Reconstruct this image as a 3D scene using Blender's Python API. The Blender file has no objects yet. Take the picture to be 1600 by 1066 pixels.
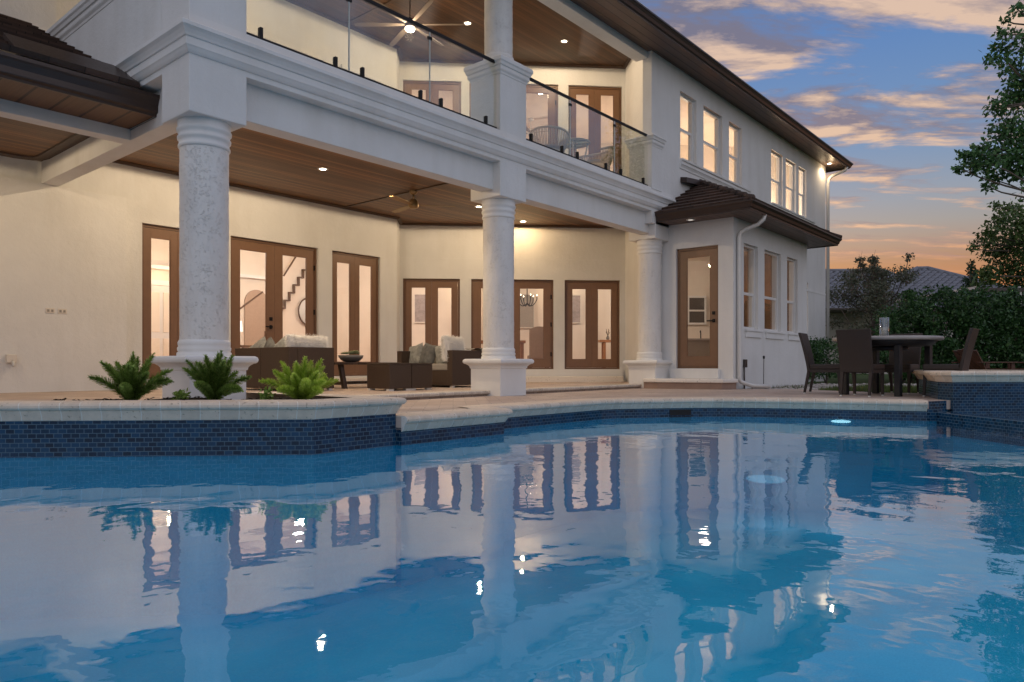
import bpy, bmesh, math, random
from mathutils import Vector, Matrix, noise
import numpy as np
random.seed(7)
SC = bpy.context.scene
COL = SC.collection
R = math.radians

# ------------------------------------------------------------------ mesh helpers
class MB:
    def __init__(s):
        s.v = []; s.f = []; s.uv = []; s.sm = []
    def face(s, pts, uv=None, smooth=False):
        i = len(s.v); s.v += [tuple(p) for p in pts]
        s.f.append(tuple(range(i, i + len(pts)))); s.uv.append(uv); s.sm.append(smooth)
    def raw(s, verts, faces, smooth=False, uvs=None):
        i = len(s.v); s.v += [tuple(p) for p in verts]
        for k, f in enumerate(faces):
            s.f.append(tuple(i + q for q in f)); s.uv.append(uvs[k] if uvs else None); s.sm.append(smooth)
    def obox(s, o, u, n, s0, s1, n0, n1, z0, z1):
        def L(a, b, c): return (o[0] + u[0] * a + n[0] * b, o[1] + u[1] * a + n[1] * b, c)
        V = [L(s0, n0, z0), L(s1, n0, z0), L(s1, n1, z0), L(s0, n1, z0), L(s0, n0, z1), L(s1, n0, z1), L(s1, n1, z1), L(s0, n1, z1)]
        s.raw(V, [(0, 3, 2, 1), (4, 5, 6, 7), (0, 1, 5, 4), (1, 2, 6, 5), (2, 3, 7, 6), (3, 0, 4, 7)])
    def box(s, x0, x1, y0, y1, z0, z1):
        s.obox((0, 0), (1, 0), (0, 1), x0, x1, y0, y1, z0, z1)
    def prism(s, poly, z0, z1, top=True, bottom=True):
        n = len(poly)
        V = [(p[0], p[1], z0) for p in poly] + [(p[0], p[1], z1) for p in poly]
        F = [(i, (i + 1) % n, n + (i + 1) % n, n + i) for i in range(n)]
        if top: F.append(tuple(range(n, 2 * n)))
        if bottom: F.append(tuple(range(n - 1, -1, -1)))
        s.raw(V, F)
    def lathe(s, prof, c=(0, 0), seg=32, z=0, smooth=True, jit=None):
        V = []; F = []; U = []
        m = len(prof)
        for k in range(seg):
            a = 2 * math.pi * k / seg
            for (r, h) in prof:
                rr = r
                if jit: rr = r + jit(a, h)
                V.append((c[0] + rr * math.cos(a), c[1] + rr * math.sin(a), z + h))
        for k in range(seg):
            k2 = (k + 1) % seg
            for j in range(m - 1):
                F.append((k * m + j, k2 * m + j, k2 * m + j + 1, k * m + j + 1))
        s.raw(V, F, smooth)
        if prof[0][0] > 1e-4: s.raw([(c[0] + prof[0][0] * math.cos(2 * math.pi * k / seg), c[1] + prof[0][0] * math.sin(2 * math.pi * k / seg), z + prof[0][1]) for k in range(seg)], [tuple(range(seg - 1, -1, -1))])
        if prof[-1][0] > 1e-4: s.raw([(c[0] + prof[-1][0] * math.cos(2 * math.pi * k / seg), c[1] + prof[-1][0] * math.sin(2 * math.pi * k / seg), z + prof[-1][1]) for k in range(seg)], [tuple(range(seg))])
    def tube(s, pts, r, seg=8, smooth=True, caps=True):
        pts = [Vector(p) for p in pts]; n = len(pts)
        rs = r if isinstance(r, (list, tuple)) else [r] * n
        V = []; F = []
        t0 = (pts[1] - pts[0]).normalized(); a = t0.orthogonal().normalized()
        for i, p in enumerate(pts):
            t = (pts[min(i + 1, n - 1)] - pts[max(i - 1, 0)])
            t = t.normalized() if t.length > 1e-9 else t0
            a = a - t * a.dot(t); a.normalize(); b = t.cross(a); t0 = t
            for k in range(seg):
                q = 2 * math.pi * k / seg
                V.append(tuple(p + (a * math.cos(q) + b * math.sin(q)) * rs[i]))
        for i in range(n - 1):
            for k in range(seg):
                k2 = (k + 1) % seg
                F.append((i * seg + k, i * seg + k2, (i + 1) * seg + k2, (i + 1) * seg + k))
        if caps:
            F.append(tuple(range(seg - 1, -1, -1))); F.append(tuple((n - 1) * seg + k for k in range(seg)))
        s.raw(V, F, smooth)
    def sweep(s, path, prof, closed=False, smooth=False, caps=True):
        """path: 2D points walked with the outside on the right; prof: (outward, z)"""
        n = len(path); P = [Vector(p) for p in path]
        nor = []
        for i in range(n):
            def sn(a, b):
                d = (b - a).normalized(); return Vector((d.y, -d.x))
            if closed or 0 < i < n - 1:
                n1 = sn(P[i - 1], P[i]); n2 = sn(P[i], P[(i + 1) % n])
                m = (n1 + n2); m = m / max(.2, m.dot(n1)); nor.append(m)
            elif i == 0: nor.append(sn(P[0], P[1]))
            else: nor.append(sn(P[n - 2], P[n - 1]))
        m = len(prof); V = []; F = []; U = []
        for i in range(n):
            for (o, z) in prof:
                q = P[i] + nor[i] * o; V.append((q.x, q.y, z))
        ln = [0]
        for i in range(n): ln.append(ln[-1] + (P[(i + 1) % n] - P[i]).length)
        pl = [0]
        for j in range(m - 1): pl.append(pl[-1] + math.hypot(prof[j + 1][0] - prof[j][0], prof[j + 1][1] - prof[j][1]))
        for i in range(n if closed else n - 1):
            i2 = (i + 1) % n
            for j in range(m - 1):
                F.append((i * m + j, i2 * m + j, i2 * m + j + 1, i * m + j + 1))
                U.append([(ln[i], pl[j]), (ln[i + 1], pl[j]), (ln[i + 1], pl[j + 1]), (ln[i], pl[j + 1])])
        s.raw(V, F, smooth, U)
        if caps and not closed:
            s.raw(V[:m], [tuple(range(m))]); s.raw(V[-m:], [tuple(range(m - 1, -1, -1))])
    def build(s, name, mat, parent=None, bevel=0, seg=2, fix=False, origin=None):
        me = bpy.data.meshes.new(name)
        xs = np.array(s.v, dtype=float)
        if origin is None:
            lo, hi = xs.min(0), xs.max(0)
            origin = ((lo[0] + hi[0]) / 2, (lo[1] + hi[1]) / 2, lo[2])
        xs = xs - np.array(origin)
        me.from_pydata(xs.tolist(), [], s.f)
        if any(u for u in s.uv):
            L = me.uv_layers.new(name='UVMap'); k = 0; buf = []
            for f, u in zip(s.f, s.uv):
                buf += (u if u else [(0, 0)] * len(f))
            L.data.foreach_set('uv', [c for p in buf for c in p])
        me.polygons.foreach_set('use_smooth', s.sm)
        if bevel or fix:
            b = bmesh.new(); b.from_mesh(me)
            if bevel:
                bmesh.ops.remove_doubles(b, verts=b.verts, dist=1e-5)
                bmesh.ops.recalc_face_normals(b, faces=b.faces)
                ed = [e for e in b.edges if len(e.link_faces) == 2 and e.calc_face_angle(0) > .6]
                bmesh.ops.bevel(b, geom=ed, offset=bevel, segments=seg, profile=.6, affect='EDGES', clamp_overlap=True)
            if fix: bmesh.ops.recalc_face_normals(b, faces=b.faces)
            b.to_mesh(me); b.free()
        me.update()
        if mat: me.materials.append(mat)
        o = bpy.data.objects.new(name, me); COL.objects.link(o)
        pw = Vector((0, 0, 0))
        if parent:
            o.parent = parent; pw = WL[parent.name]
        o.location = Vector(origin) - pw
        WL[o.name] = Vector(origin)
        return o
WL = {}
def tag(o, label=None, cat=None, group=None, kind=None):
    if label: o['label'] = label
    if cat: o['category'] = cat
    if group: o['group'] = group
    if kind: o['kind'] = kind
    return o
def thing(name, label, cat, loc=(0, 0, 0), group=None):
    o = bpy.data.objects.new(name, None); COL.objects.link(o); o.location = loc; o.empty_display_size = .2
    WL[o.name] = Vector(loc)
    return tag(o, label, cat, group)
def copy_tree(o, parent=None, loc=None, rz=None, label=None):
    c = o.copy(); COL.objects.link(c)
    if parent: c.parent = parent
    if loc is not None: c.location = loc
    if rz is not None: c.rotation_euler = (0, 0, rz)
    if label: c['label'] = label
    for ch in list(o.children): copy_tree(ch, c)
    return c
def struct(o): o['kind'] = 'structure'; return o

# ------------------------------------------------------------------ node helpers
def newmat(name):
    m = bpy.data.materials.new(name); m.use_nodes = True
    nt = m.node_tree; nt.nodes.clear()
    out = nt.nodes.new('ShaderNodeOutputMaterial')
    return m, nt, out
class NT:
    def __init__(s, nt): s.nt = nt
    def n(s, t, **k):
        x = s.nt.nodes.new(t)
        for a, b in k.items(): setattr(x, a, b)
        return x
    def link(s, a, b): s.nt.links.new(a, b)
    def setin(s, x, i, val):
        if hasattr(val, 'is_linked') or isinstance(val, bpy.types.NodeSocket): s.link(val, x.inputs[i])
        else: x.inputs[i].default_value = val
    def math(s, op, a, b=None, c=None, clamp=False):
        x = s.n('ShaderNodeMath', operation=op, use_clamp=clamp)
        s.setin(x, 0, a)
        if b is not None: s.setin(x, 1, b)
        if c is not None: s.setin(x, 2, c)
        return x.outputs[0]
    def vmath(s, op, a, b=None):
        x = s.n('ShaderNodeVectorMath', operation=op); s.setin(x, 0, a)
        if b is not None: s.setin(x, 1, b)
        return x.outputs['Value'] if op in ('DOT_PRODUCT', 'LENGTH') else x.outputs[0]
    def mix(s, fac, a, b, blend='MIX'):
        x = s.n('ShaderNodeMix', data_type='RGBA', blend_type=blend)
        s.setin(x, 0, fac); s.setin(x, 6, a); s.setin(x, 7, b); return x.outputs[2]
    def noise(s, vec, scale, detail=3, rough=.5, dist=0, fac=True):
        x = s.n('ShaderNodeTexNoise'); s.link(vec, x.inputs['Vector'])
        x.inputs['Scale'].default_value = scale; x.inputs['Detail'].default_value = detail
        x.inputs['Roughness'].default_value = rough; x.inputs['Distortion'].default_value = dist
        return x.outputs['Fac']
    def ramp(s, fac, stops, interp='LINEAR'):
        x = s.n('ShaderNodeValToRGB'); s.link(fac, x.inputs[0]); cr = x.color_ramp; cr.interpolation = interp
        while len(cr.elements) > 1: cr.elements.remove(cr.elements[-1])
        cr.elements[0].position = stops[0][0]; cr.elements[0].color = c4(stops[0][1])
        for p, c in stops[1:]:
            e = cr.elements.new(p); e.color = c4(c)
        return x.outputs[0]
    def pos(s): return s.n('ShaderNodeNewGeometry').outputs['Position']
    def obj(s): return s.n('ShaderNodeTexCoord').outputs['Object']
    def comb(s, x, y, z=0.):
        c = s.n('ShaderNodeCombineXYZ'); s.setin(c, 0, x); s.setin(c, 1, y); s.setin(c, 2, z); return c.outputs[0]
    def sep(s, v):
        c = s.n('ShaderNodeSeparateXYZ'); s.link(v, c.inputs[0]); return c.outputs
    def scale(s, v, k):
        x = s.n('ShaderNodeVectorMath', operation='MULTIPLY'); s.link(v, x.inputs[0]); x.inputs[1].default_value = k; return x.outputs[0]
    def walluv(s):
        """(metres along the face, height, 0) for any upright face"""
        g = s.n('ShaderNodeNewGeometry')
        cr = s.n('ShaderNodeVectorMath', operation='CROSS_PRODUCT'); cr.inputs[0].default_value = (0, 0, 1); s.link(g.outputs['True Normal'], cr.inputs[1])
        nm = s.vmath('NORMALIZE', cr.outputs[0])
        u = s.vmath('DOT_PRODUCT', g.outputs['Position'], nm)
        z = s.sep(g.outputs['Position'])[2]
        return s.comb(u, z, 0.)
    def bump(s, h, strength=.3, dist=.01, normal=None):
        b = s.n('ShaderNodeBump'); b.inputs['Strength'].default_value = strength; b.inputs['Distance'].default_value = dist
        s.link(h, b.inputs['Height'])
        if normal is not None: s.link(normal, b.inputs['Normal'])
        return b.outputs[0]
    def bsdf(s, col, rough=.6, normal=None, metal=0, spec=.5, **kw):
        p = s.n('ShaderNodeBsdfPrincipled')
        s.setin(p, 'Base Color', col if not isinstance(col, tuple) else c4(col)); s.setin(p, 'Roughness', rough)
        p.inputs['Metallic'].default_value = metal; p.inputs['Specular IOR Level'].default_value = spec
        if normal is not None: s.link(normal, p.inputs['Normal'])
        for k, v in kw.items(): s.setin(p, k.replace('_', ' '), v)
        return p.outputs[0]
def schlick(N, f0, normal=None, ex=5.):
    g = N.n('ShaderNodeNewGeometry'); c = N.math('ABSOLUTE', N.vmath('DOT_PRODUCT', normal if normal is not None else g.outputs['Normal'], g.outputs['Incoming']))
    return N.math('MULTIPLY_ADD', N.math('POWER', N.math('SUBTRACT', 1., c, clamp=True), ex), 1 - f0, f0)
def c4(c): return tuple(c) if len(c) == 4 else tuple(c) + (1,)
def finish(nt, out, sh): nt.links.new(sh, out.inputs['Surface'])

def m_stucco(name, col, bump=.35, sc=14., coarse=.0):
    m, nt, out = newmat(name); N = NT(nt); p = N.pos()
    a = N.noise(p, sc, 5, .6); b = N.noise(p, 2.2, 3, .5); c = N.noise(p, 55, 2, .6)
    v = N.math('MULTIPLY_ADD', b, .14, .93)
    dirt = N.noise(N.scale(p, (1.2, 1.2, .22)), 1.6, 4, .6)
    dm = N.ramp(dirt, [(.45, (1, 1, 1)), (.8, (.90, .885, .86))])
    hsv = N.mix(1., col + (1,), N.comb(v, v, v), 'MULTIPLY'); hsv = N.mix(1., hsv, dm, 'MULTIPLY')
    h = N.math('ADD', N.math('MULTIPLY', a, 1.), N.math('MULTIPLY', c, .35))
    if coarse:
        k = N.math('ADD', N.math('MULTIPLY', N.noise(p, 38, 4, .65), .75), N.math('MULTIPLY', N.noise(p, 7, 3, .5), .28))
        pit = N.ramp(k, [(.37, (0, 0, 0)), (.48, (1, 1, 1))])
        h = N.math('ADD', h, N.math('MULTIPLY', pit, coarse))
        hsv = N.mix(1., hsv, N.ramp(k, [(.38, (.90, .895, .89)), (.47, (1, 1, 1))]), 'MULTIPLY')
    finish(nt, out, N.bsdf(hsv, .82, N.bump(h, bump, .012), spec=.25)); return m
def m_plain(name, col, rough=.6, metal=0, bump=0, sc=60, var=.12, spec=.5):
    m, nt, out = newmat(name); N = NT(nt); p = N.obj()
    a = N.noise(p, sc * .12, 3, .6); v = N.math('MULTIPLY_ADD', a, var * 2, 1 - var)
    c = N.mix(1., col + (1,), N.comb(v, v, v), 'MULTIPLY')
    nm = N.bump(N.noise(p, sc, 3, .6), bump, .004) if bump else None
    r = N.math('MULTIPLY_ADD', N.noise(p, sc * .5, 2), .16, rough - .08)
    finish(nt, out, N.bsdf(c, r, nm, metal, spec)); return m
def m_planks(name, c1, c2, axis=0, width=.09, rough=.45):
    """boards running along axis (0 = x, 1 = y) with grain and v-grooves"""
    m, nt, out = newmat(name); N = NT(nt); p = N.pos(); q = N.sep(p)
    al, ac = (q[0], q[1]) if axis == 0 else (q[1], q[0])
    t = N.math('DIVIDE', ac, width); fl = N.math('FLOOR', t); fr = N.math('FRACT', t)
    wn = N.n('ShaderNodeTexWhiteNoise', noise_dimensions='1D'); N.link(fl, wn.inputs['W'])
    gr = N.noise(N.comb(N.math('MULTIPLY_ADD', wn.outputs['Value'], 37., N.math('MULTIPLY', al, .9)), N.math('MULTIPLY', ac, 30.), 0.), 1.6, 5, .62)
    col = N.ramp(N.math('ADD', N.math('MULTIPLY', gr, .75), N.math('MULTIPLY', wn.outputs['Value'], .3)), [(.33, c1), (.68, c2)])
    g = N.math('LESS_THAN', N.math('ABSOLUTE', N.math('SUBTRACT', fr, .5)), .455)
    col = N.mix(g, N.mix(1., col, (.22, .2, .18, 1), 'MULTIPLY'), col)
    h = N.math('ADD', N.math('MULTIPLY', g, 1.), N.math('MULTIPLY', gr, .15))
    finish(nt, out, N.bsdf(col, rough, N.bump(h, .5, .006), spec=.4)); return m
def m_mosaic(name):
    m, nt, out = newmat(name); N = NT(nt); uv = N.walluv()
    b = N.n('ShaderNodeTexBrick'); N.link(uv, b.inputs['Vector'])
    b.offset = .5; b.inputs['Scale'].default_value = 1; b.inputs['Brick Width'].default_value = .066; b.inputs['Row Height'].default_value = .037
    b.inputs['Mortar Size'].default_value = .0027; b.inputs['Mortar Smooth'].default_value = .1; b.inputs['Bias'].default_value = -.15
    b.inputs['Color1'].default_value = (.0015, .009, .024, 1); b.inputs['Color2'].default_value = (.007, .055, .12, 1); b.inputs['Mortar'].default_value = (.10, .16, .20, 1)
    pz = N.noise(uv, 3.1, 2)
    c = N.mix(N.math('MULTIPLY', pz, .35), b.outputs['Color'], (.012, .07, .15, 1))
    rg = N.math('MULTIPLY_ADD', b.outputs['Fac'], .45, .2)
    finish(nt, out, N.bsdf(c, rg, N.bump(b.outputs['Fac'], -.4, .003), spec=.28)); return m
def m_coping(name, c1=(.72, .59, .46), joint=.152):
    m, nt, out = newmat(name); N = NT(nt)
    uv = N.n('ShaderNodeTexCoord').outputs['UV']; p = N.pos(); u = N.sep(uv)[0]
    t = N.math('DIVIDE', u, joint); fr = N.math('FRACT', t)
    wn = N.n('ShaderNodeTexWhiteNoise', noise_dimensions='1D'); N.link(N.math('FLOOR', t), wn.inputs['W'])
    j = N.math('LESS_THAN', N.math('ABSOLUTE', N.math('SUBTRACT', fr, .5)), .478)
    a = N.noise(p, 9, 6, .7); s_ = N.noise(p, 90, 3, .7)
    v = N.math('ADD', N.math('MULTIPLY_ADD', a, .55, .58), N.math('MULTIPLY_ADD', wn.outputs['Value'], .13, .06))
    c = N.mix(1., c1 + (1,), N.comb(v, v, v), 'MULTIPLY')
    c = N.mix(j, (.80, .74, .66, 1), c)
    pit = N.ramp(N.noise(p, 34, 3, .5), [(.30, (.62, .60, .56)), (.37, (1, 1, 1))]); c = N.mix(1., c, pit, 'MULTIPLY')
    h = N.math('ADD', N.math('ADD', N.math('MULTIPLY', j, .8), N.math('MULTIPLY', s_, .3)), N.math('MULTIPLY', a, .6))
    finish(nt, out, N.bsdf(c, .7, N.bump(h, .4, .006), spec=.3)); return m
def m_paver(name):
    m, nt, out = newmat(name); N = NT(nt); p = N.pos()
    mp = N.n('ShaderNodeMapping'); N.link(p, mp.inputs[0]); mp.inputs['Rotation'].default_value = (0, 0, R(45))
    b = N.n('ShaderNodeTexBrick'); N.link(mp.outputs[0], b.inputs['Vector']); b.inputs['Scale'].default_value = 1
    b.inputs['Brick Width'].default_value = .31; b.inputs['Row Height'].default_value = .155; b.inputs['Mortar Size'].default_value = .004; b.inputs['Bias'].default_value = -.1
    b.inputs['Color1'].default_value = (.43, .325, .265, 1); b.inputs['Color2'].default_value = (.56, .455, .385, 1); b.inputs['Mortar'].default_value = (.24, .20, .17, 1)
    a = N.noise(p, 1.3, 5, .65); v = N.math('MULTIPLY_ADD', a, .55, .72)
    c = N.mix(1., b.outputs['Color'], N.comb(v, v, v), 'MULTIPLY')
    a2 = N.noise(p, 40, 3, .6)
    finish(nt, out, N.bsdf(c, N.math('MULTIPLY_ADD', a, .3, .45), N.bump(N.math('ADD', b.outputs['Fac'], N.math('MULTIPLY', a2, -.4)), -.35, .004), spec=.35)); return m
def m_glass(name, tint=(.97, .98, .97), refl=1., rough=.0):
    m, nt, out = newmat(name); N = NT(nt)
    fr = schlick(N, .043)
    t = N.n('ShaderNodeBsdfTransparent'); t.inputs[0].default_value = c4(tint)
    g = N.n('ShaderNodeBsdfGlossy'); g.inputs['Roughness'].default_value = rough; g.inputs[0].default_value = (1, 1, 1, 1)
    mx = N.n('ShaderNodeMixShader'); N.link(N.math('MULTIPLY', fr, refl, clamp=True), mx.inputs[0]); N.link(t.outputs[0], mx.inputs[1]); N.link(g.outputs[0], mx.inputs[2])
    finish(nt, out, mx.outputs[0]); return m
def m_emit(name, col, st):
    m, nt, out = newmat(name); N = NT(nt); e = N.n('ShaderNodeEmission'); e.inputs[0].default_value = c4(col); e.inputs[1].default_value = st
    finish(nt, out, e.outputs[0]); return m
def m_water(name):
    m, nt, out = newmat(name); N = NT(nt); p = N.pos()
    a = N.noise(N.scale(p, (1., 1., 1.)), 1.5, 2, .45, .4); b = N.noise(p, 4.6, 2, .5, .3); c = N.noise(p, 13., 2, .5)
    calm = N.ramp(N.noise(p, .45, 2), [(.35, (.35, .35, .35)), (.65, (1, 1, 1))])
    h = N.math('ADD', N.math('MULTIPLY', a, 3.2), N.math('MULTIPLY', N.math('ADD', N.math('MULTIPLY', b, 1.15), N.math('MULTIPLY', c, .22)), calm))
    nm = N.bump(h, 1., .0022)
    fr = schlick(N, .02, nm, 3.6)
    t = N.n('ShaderNodeBsdfTransparent'); t.inputs[0].default_value = (.80, .95, 1, 1)
    g = N.n('ShaderNodeBsdfGlossy'); g.inputs['Roughness'].default_value = .012; g.inputs[0].default_value = (1, 1, 1, 1); N.link(nm, g.inputs['Normal'])
    mx = N.n('ShaderNodeMixShader'); N.link(fr, mx.inputs[0]); N.link(t.outputs[0], mx.inputs[1]); N.link(g.outputs[0], mx.inputs[2])
    finish(nt, out, mx.outputs[0]); return m
def m_plaster(name):
    m, nt, out = newmat(name); N = NT(nt); p = N.pos()
    a = N.noise(p, 1.1, 4, .6); b = N.noise(p, 60, 2, .6)
    c = N.ramp(N.math('ADD', N.math('MULTIPLY', a, .55), N.math('MULTIPLY', b, .45)), [(.3, (.012, .42, .66)), (.7, (.05, .60, .84))])
    finish(nt, out, N.bsdf(c, .8, spec=.1)); return m
def m_leaf(name, c1, c2, tip=None, rough=.5, trans=.25):
    m, nt, out = newmat(name); N = NT(nt)
    g = N.n('ShaderNodeNewGeometry'); r = g.outputs['Random Per Island']
    st = [(0, c1), (.8, c2)] + ([(1, tip)] if tip else [])
    lum = N.noise(N.pos(), 1.4, 2); v = N.math('MULTIPLY_ADD', lum, .9, .55)
    c = N.mix(1., N.ramp(r, st), N.comb(v, v, v), 'MULTIPLY')
    b = N.bsdf(c, rough, spec=.35)
    t = N.n('ShaderNodeBsdfTranslucent'); N.link(c, t.inputs[0])
    mx = N.n('ShaderNodeMixShader'); mx.inputs[0].default_value = trans; N.link(b, mx.inputs[1]); N.link(t.outputs[0], mx.inputs[2])
    finish(nt, out, mx.outputs[0]); return m
def m_wicker(name, c1, c2, k=.018):
    m, nt, out = newmat(name); N = NT(nt); uv = N.walluv(); q = N.sep(uv)
    a = N.math('SINE', N.math('MULTIPLY', q[1], 2 * math.pi / k)); b = N.math('SINE', N.math('MULTIPLY', q[0], 2 * math.pi / (k * 2.2)))
    w = N.math('MULTIPLY', a, b); n_ = N.noise(N.pos(), 120, 2)
    f = N.math('ADD', N.math('MULTIPLY_ADD', w, .32, .4), N.math('MULTIPLY', n_, .25))
    c = N.ramp(f, [(.2, c1), (.75, c2)])
    finish(nt, out, N.bsdf(c, .55, N.bump(f, .5, .004), spec=.4)); return m
def m_rooftile(name, c1, c2, w=.33, axis=0):
    m, nt, out = newmat(name); N = NT(nt); p = N.pos(); q = N.sep(p)[axis]; ot = N.sep(p)[1 - axis]
    row = N.math('FLOOR', N.math('DIVIDE', ot, .3))
    t = N.math('ADD', N.math('DIVIDE', q, w), N.math('MULTIPLY', row, .5)); fr = N.math('FRACT', t)
    wn = N.n('ShaderNodeTexWhiteNoise', noise_dimensions='2D'); N.link(N.comb(N.math('FLOOR', t), row), wn.inputs['Vector'])
    j = N.math('LESS_THAN', N.math('ABSOLUTE', N.math('SUBTRACT', fr, .5)), .485)
    a = N.noise(p, 12, 5, .7)
    c = N.ramp(N.math('ADD', N.math('MULTIPLY', wn.outputs['Value'], .55), N.math('MULTIPLY', a, .45)), [(.15, c1), (.85, c2)])
    c = N.mix(j, (.012, .010, .010, 1), c)
    finish(nt, out, N.bsdf(c, .7, N.bump(N.math('ADD', N.math('MULTIPLY', j, .7), N.math('MULTIPLY', a, .5)), .5, .01), spec=.35)); return m
def m_ground(name, c1, c2, sc=8, bump=.5, dist=.02):
    m, nt, out = newmat(name); N = NT(nt); p = N.pos()
    a = N.noise(p, sc, 6, .7); b = N.noise(p, sc * .1, 3, .5)
    c = N.ramp(N.math('ADD', N.math('MULTIPLY', a, .6), N.math('MULTIPLY', b, .4)), [(.3, c1), (.7, c2)])
    finish(nt, out, N.bsdf(c, .9, N.bump(a, bump, dist), spec=.2)); return m

M = {}
M['stucco'] = m_stucco('white_stucco', (.74, .735, .72), .5)
M['coarse'] = m_stucco('pitted_column_stucco', (.77, .755, .73), .6, 12., .9)
M['smooth'] = m_stucco('smooth_white_trim', (.76, .755, .74), .12, 18)
M['inner'] = m_stucco('interior_cream_paint', (.78, .70, .61), .05, 20)
M['ceil_w'] = m_stucco('interior_white_paint', (.80, .72, .62), .04, 20)
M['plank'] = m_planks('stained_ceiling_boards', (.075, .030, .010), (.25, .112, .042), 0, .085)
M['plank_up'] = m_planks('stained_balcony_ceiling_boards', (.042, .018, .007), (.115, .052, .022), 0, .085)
M['soffit'] = m_planks('brown_soffit_boards_across', (.10, .048, .022), (.16, .082, .04), 1, .30, .5)
M['soffit_x'] = m_planks('brown_soffit_boards_along', (.115, .075, .058), (.155, .10, .08), 0, .16, .45)
M['trimwood'] = m_plain('dark_wood_trim', (.055, .024, .011), .45, var=.2)
M['door'] = m_plain('brown_painted_door', (.205, .108, .060), .42, bump=.06, sc=90)
M['doorframe'] = m_plain('brown_painted_frame', (.15, .078, .043), .45, bump=.06, sc=90)
M['winframe'] = m_plain('white_vinyl_frame', (.72, .71, .69), .4, var=.05)
M['glass'] = m_glass('window_glass', (.96, .96, .95), .9)
M['railglass'] = m_glass('railing_glass', (.95, .97, .96), 1.8)
M['edge'] = m_plain('polished_glass_edge', (.62, .66, .64), .25, var=.03)
M['black'] = m_plain('black_metal', (.012, .012, .013), .4, .6)
M['gutter'] = m_plain('brown_aluminium_gutter', (.050, .032, .026), .38, .2, var=.15)
M['gutter_grey'] = m_plain('bronze_aluminium_fascia', (.070, .055, .050), .35, .3, var=.12)
M['white_metal'] = m_plain('white_painted_metal', (.68, .66, .62), .35, .1, var=.08)
M['tile'] = m_rooftile('brown_roof_tile', (.030, .020, .016), (.10, .060, .045))
M['tile_x'] = m_rooftile('brown_roof_tile_side', (.035, .024, .020), (.11, .066, .050), .33, 1)
M['tile_grey'] = m_plain('grey_barrel_tile', (.17, .175, .20), .6, bump=.3, sc=30, var=.35)
M['mosaic'] = m_mosaic('blue_glass_mosaic')
M['coping'] = m_coping('bullnose_stone_coping')
M['coping_w'] = m_coping('cream_stone_coping', (.56, .50, .43))
M['paver'] = m_paver('tumbled_pavers')
M['brickstep'] = m_plain('tan_brick_riser', (.30, .20, .15), .7, bump=.4, sc=30, var=.3)
M['plaster'] = m_plaster('blue_pool_plaster')
M['water'] = m_water('pool_water')
M['wicker'] = m_wicker('brown_resin_wicker', (.022, .013, .008), (.085, .052, .032))
M['wicker_d'] = m_wicker('espresso_resin_wicker', (.012, .009, .008), (.050, .034, .027), .015)
M['cushion'] = m_plain('taupe_outdoor_fabric', (.34, .31, .27), .9, bump=.4, sc=220)
M['pillow'] = m_plain('woven_pillow_fabric', (.33, .33, .30), .9, bump=.6, sc=110, var=.75)
M['pillow_dark'] = m_plain('charcoal_patterned_pillow_fabric', (.16, .16, .15), .9, bump=.6, sc=90, var=.85)
M['fur'] = m_plain('white_faux_fur', (.84, .82, .79), .9, var=.1)
M['wood'] = m_planks('dark_table_wood', (.030, .018, .012), (.075, .042, .025), 1, .12)
M['ceramic'] = m_plain('grey_stone_bowl', (.16, .15, .14), .5, bump=.3, sc=40, var=.25)
M['succulent'] = m_leaf('succulent_leaf', (.22, .30, .17), (.42, .45, .28))
M['fern_a'] = m_leaf('foxtail_fern_needles', (.13, .23, .04), (.29, .43, .09), (.42, .55, .17), .5, .3)
M['fern_b'] = m_leaf('pale_foxtail_fern_needles', (.36, .52, .06), (.60, .72, .13), (.72, .80, .28), .5, .35)
M['stem'] = m_plain('green_stem', (.06, .10, .025), .6)
M['mulch'] = m_ground('dark_bark_mulch', (.008, .005, .004), (.045, .028, .02), 45, 1., .03)
M['rope'] = m_plain('beige_rope_weave', (.58, .43, .27), .8, bump=.3, sc=120)
M['ropeframe'] = m_plain('pale_chair_frame', (.58, .46, .33), .5)
M['tableglass'] = m_glass('table_glass', (.72, .80, .76), 1.6)
M['brass'] = m_plain('aged_brass', (.32, .22, .11), .35, .9)
M['blade'] = m_plain('dark_walnut_blade', (.06, .032, .016), .4)
M['bladew'] = m_plain('pale_fan_blade', (.20, .155, .12), .5)
M['lamp'] = m_emit('lit_warm_lamp', (1, .83, .60), 30)
M['lampsoft'] = m_emit('lit_candle_bulb', (1, .85, .62), 6)
M['lampdim'] = m_emit('dim_lamp', (1, .93, .82), .7)
M['poollamp'] = m_emit('lit_pool_lamp', (.45, .85, 1), 3.2)
M['poollamp_deep'] = m_emit('lit_deep_pool_lamp', (.10, .48, .85), .75)
M['hedge'] = m_leaf('hedge_leaf', (.018, .055, .018), (.062, .15, .045), (.13, .23, .08), .34)
M['treeleaf'] = m_leaf('tree_leaf', (.026, .078, .026), (.08, .19, .06), (.14, .27, .10), .38)
M['treeleaf2'] = m_leaf('olive_tree_leaf', (.035, .075, .018), (.105, .165, .042), (.16, .23, .07), .4)
M['myrtle'] = m_leaf('crape_myrtle_leaf', (.08, .10, .065), (.18, .20, .13), (.21, .12, .085))
M['conifer'] = m_leaf('conifer_needles', (.012, .035, .014), (.035, .07, .03))
M['bark'] = m_plain('grey_bark', (.13, .105, .085), .9, bump=.8, sc=30, var=.3)
M['lawn'] = m_ground('mown_lawn', (.030, .055, .014), (.075, .11, .03), 30, .8, .03)
M['grassleaf'] = m_leaf('grass_blade', (.05, .09, .02), (.13, .17, .05))
M['gravel'] = m_leaf('river_rock', (.22, .19, .17), (.46, .41, .37), (.58, .54, .5), .7, 0.)
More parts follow.
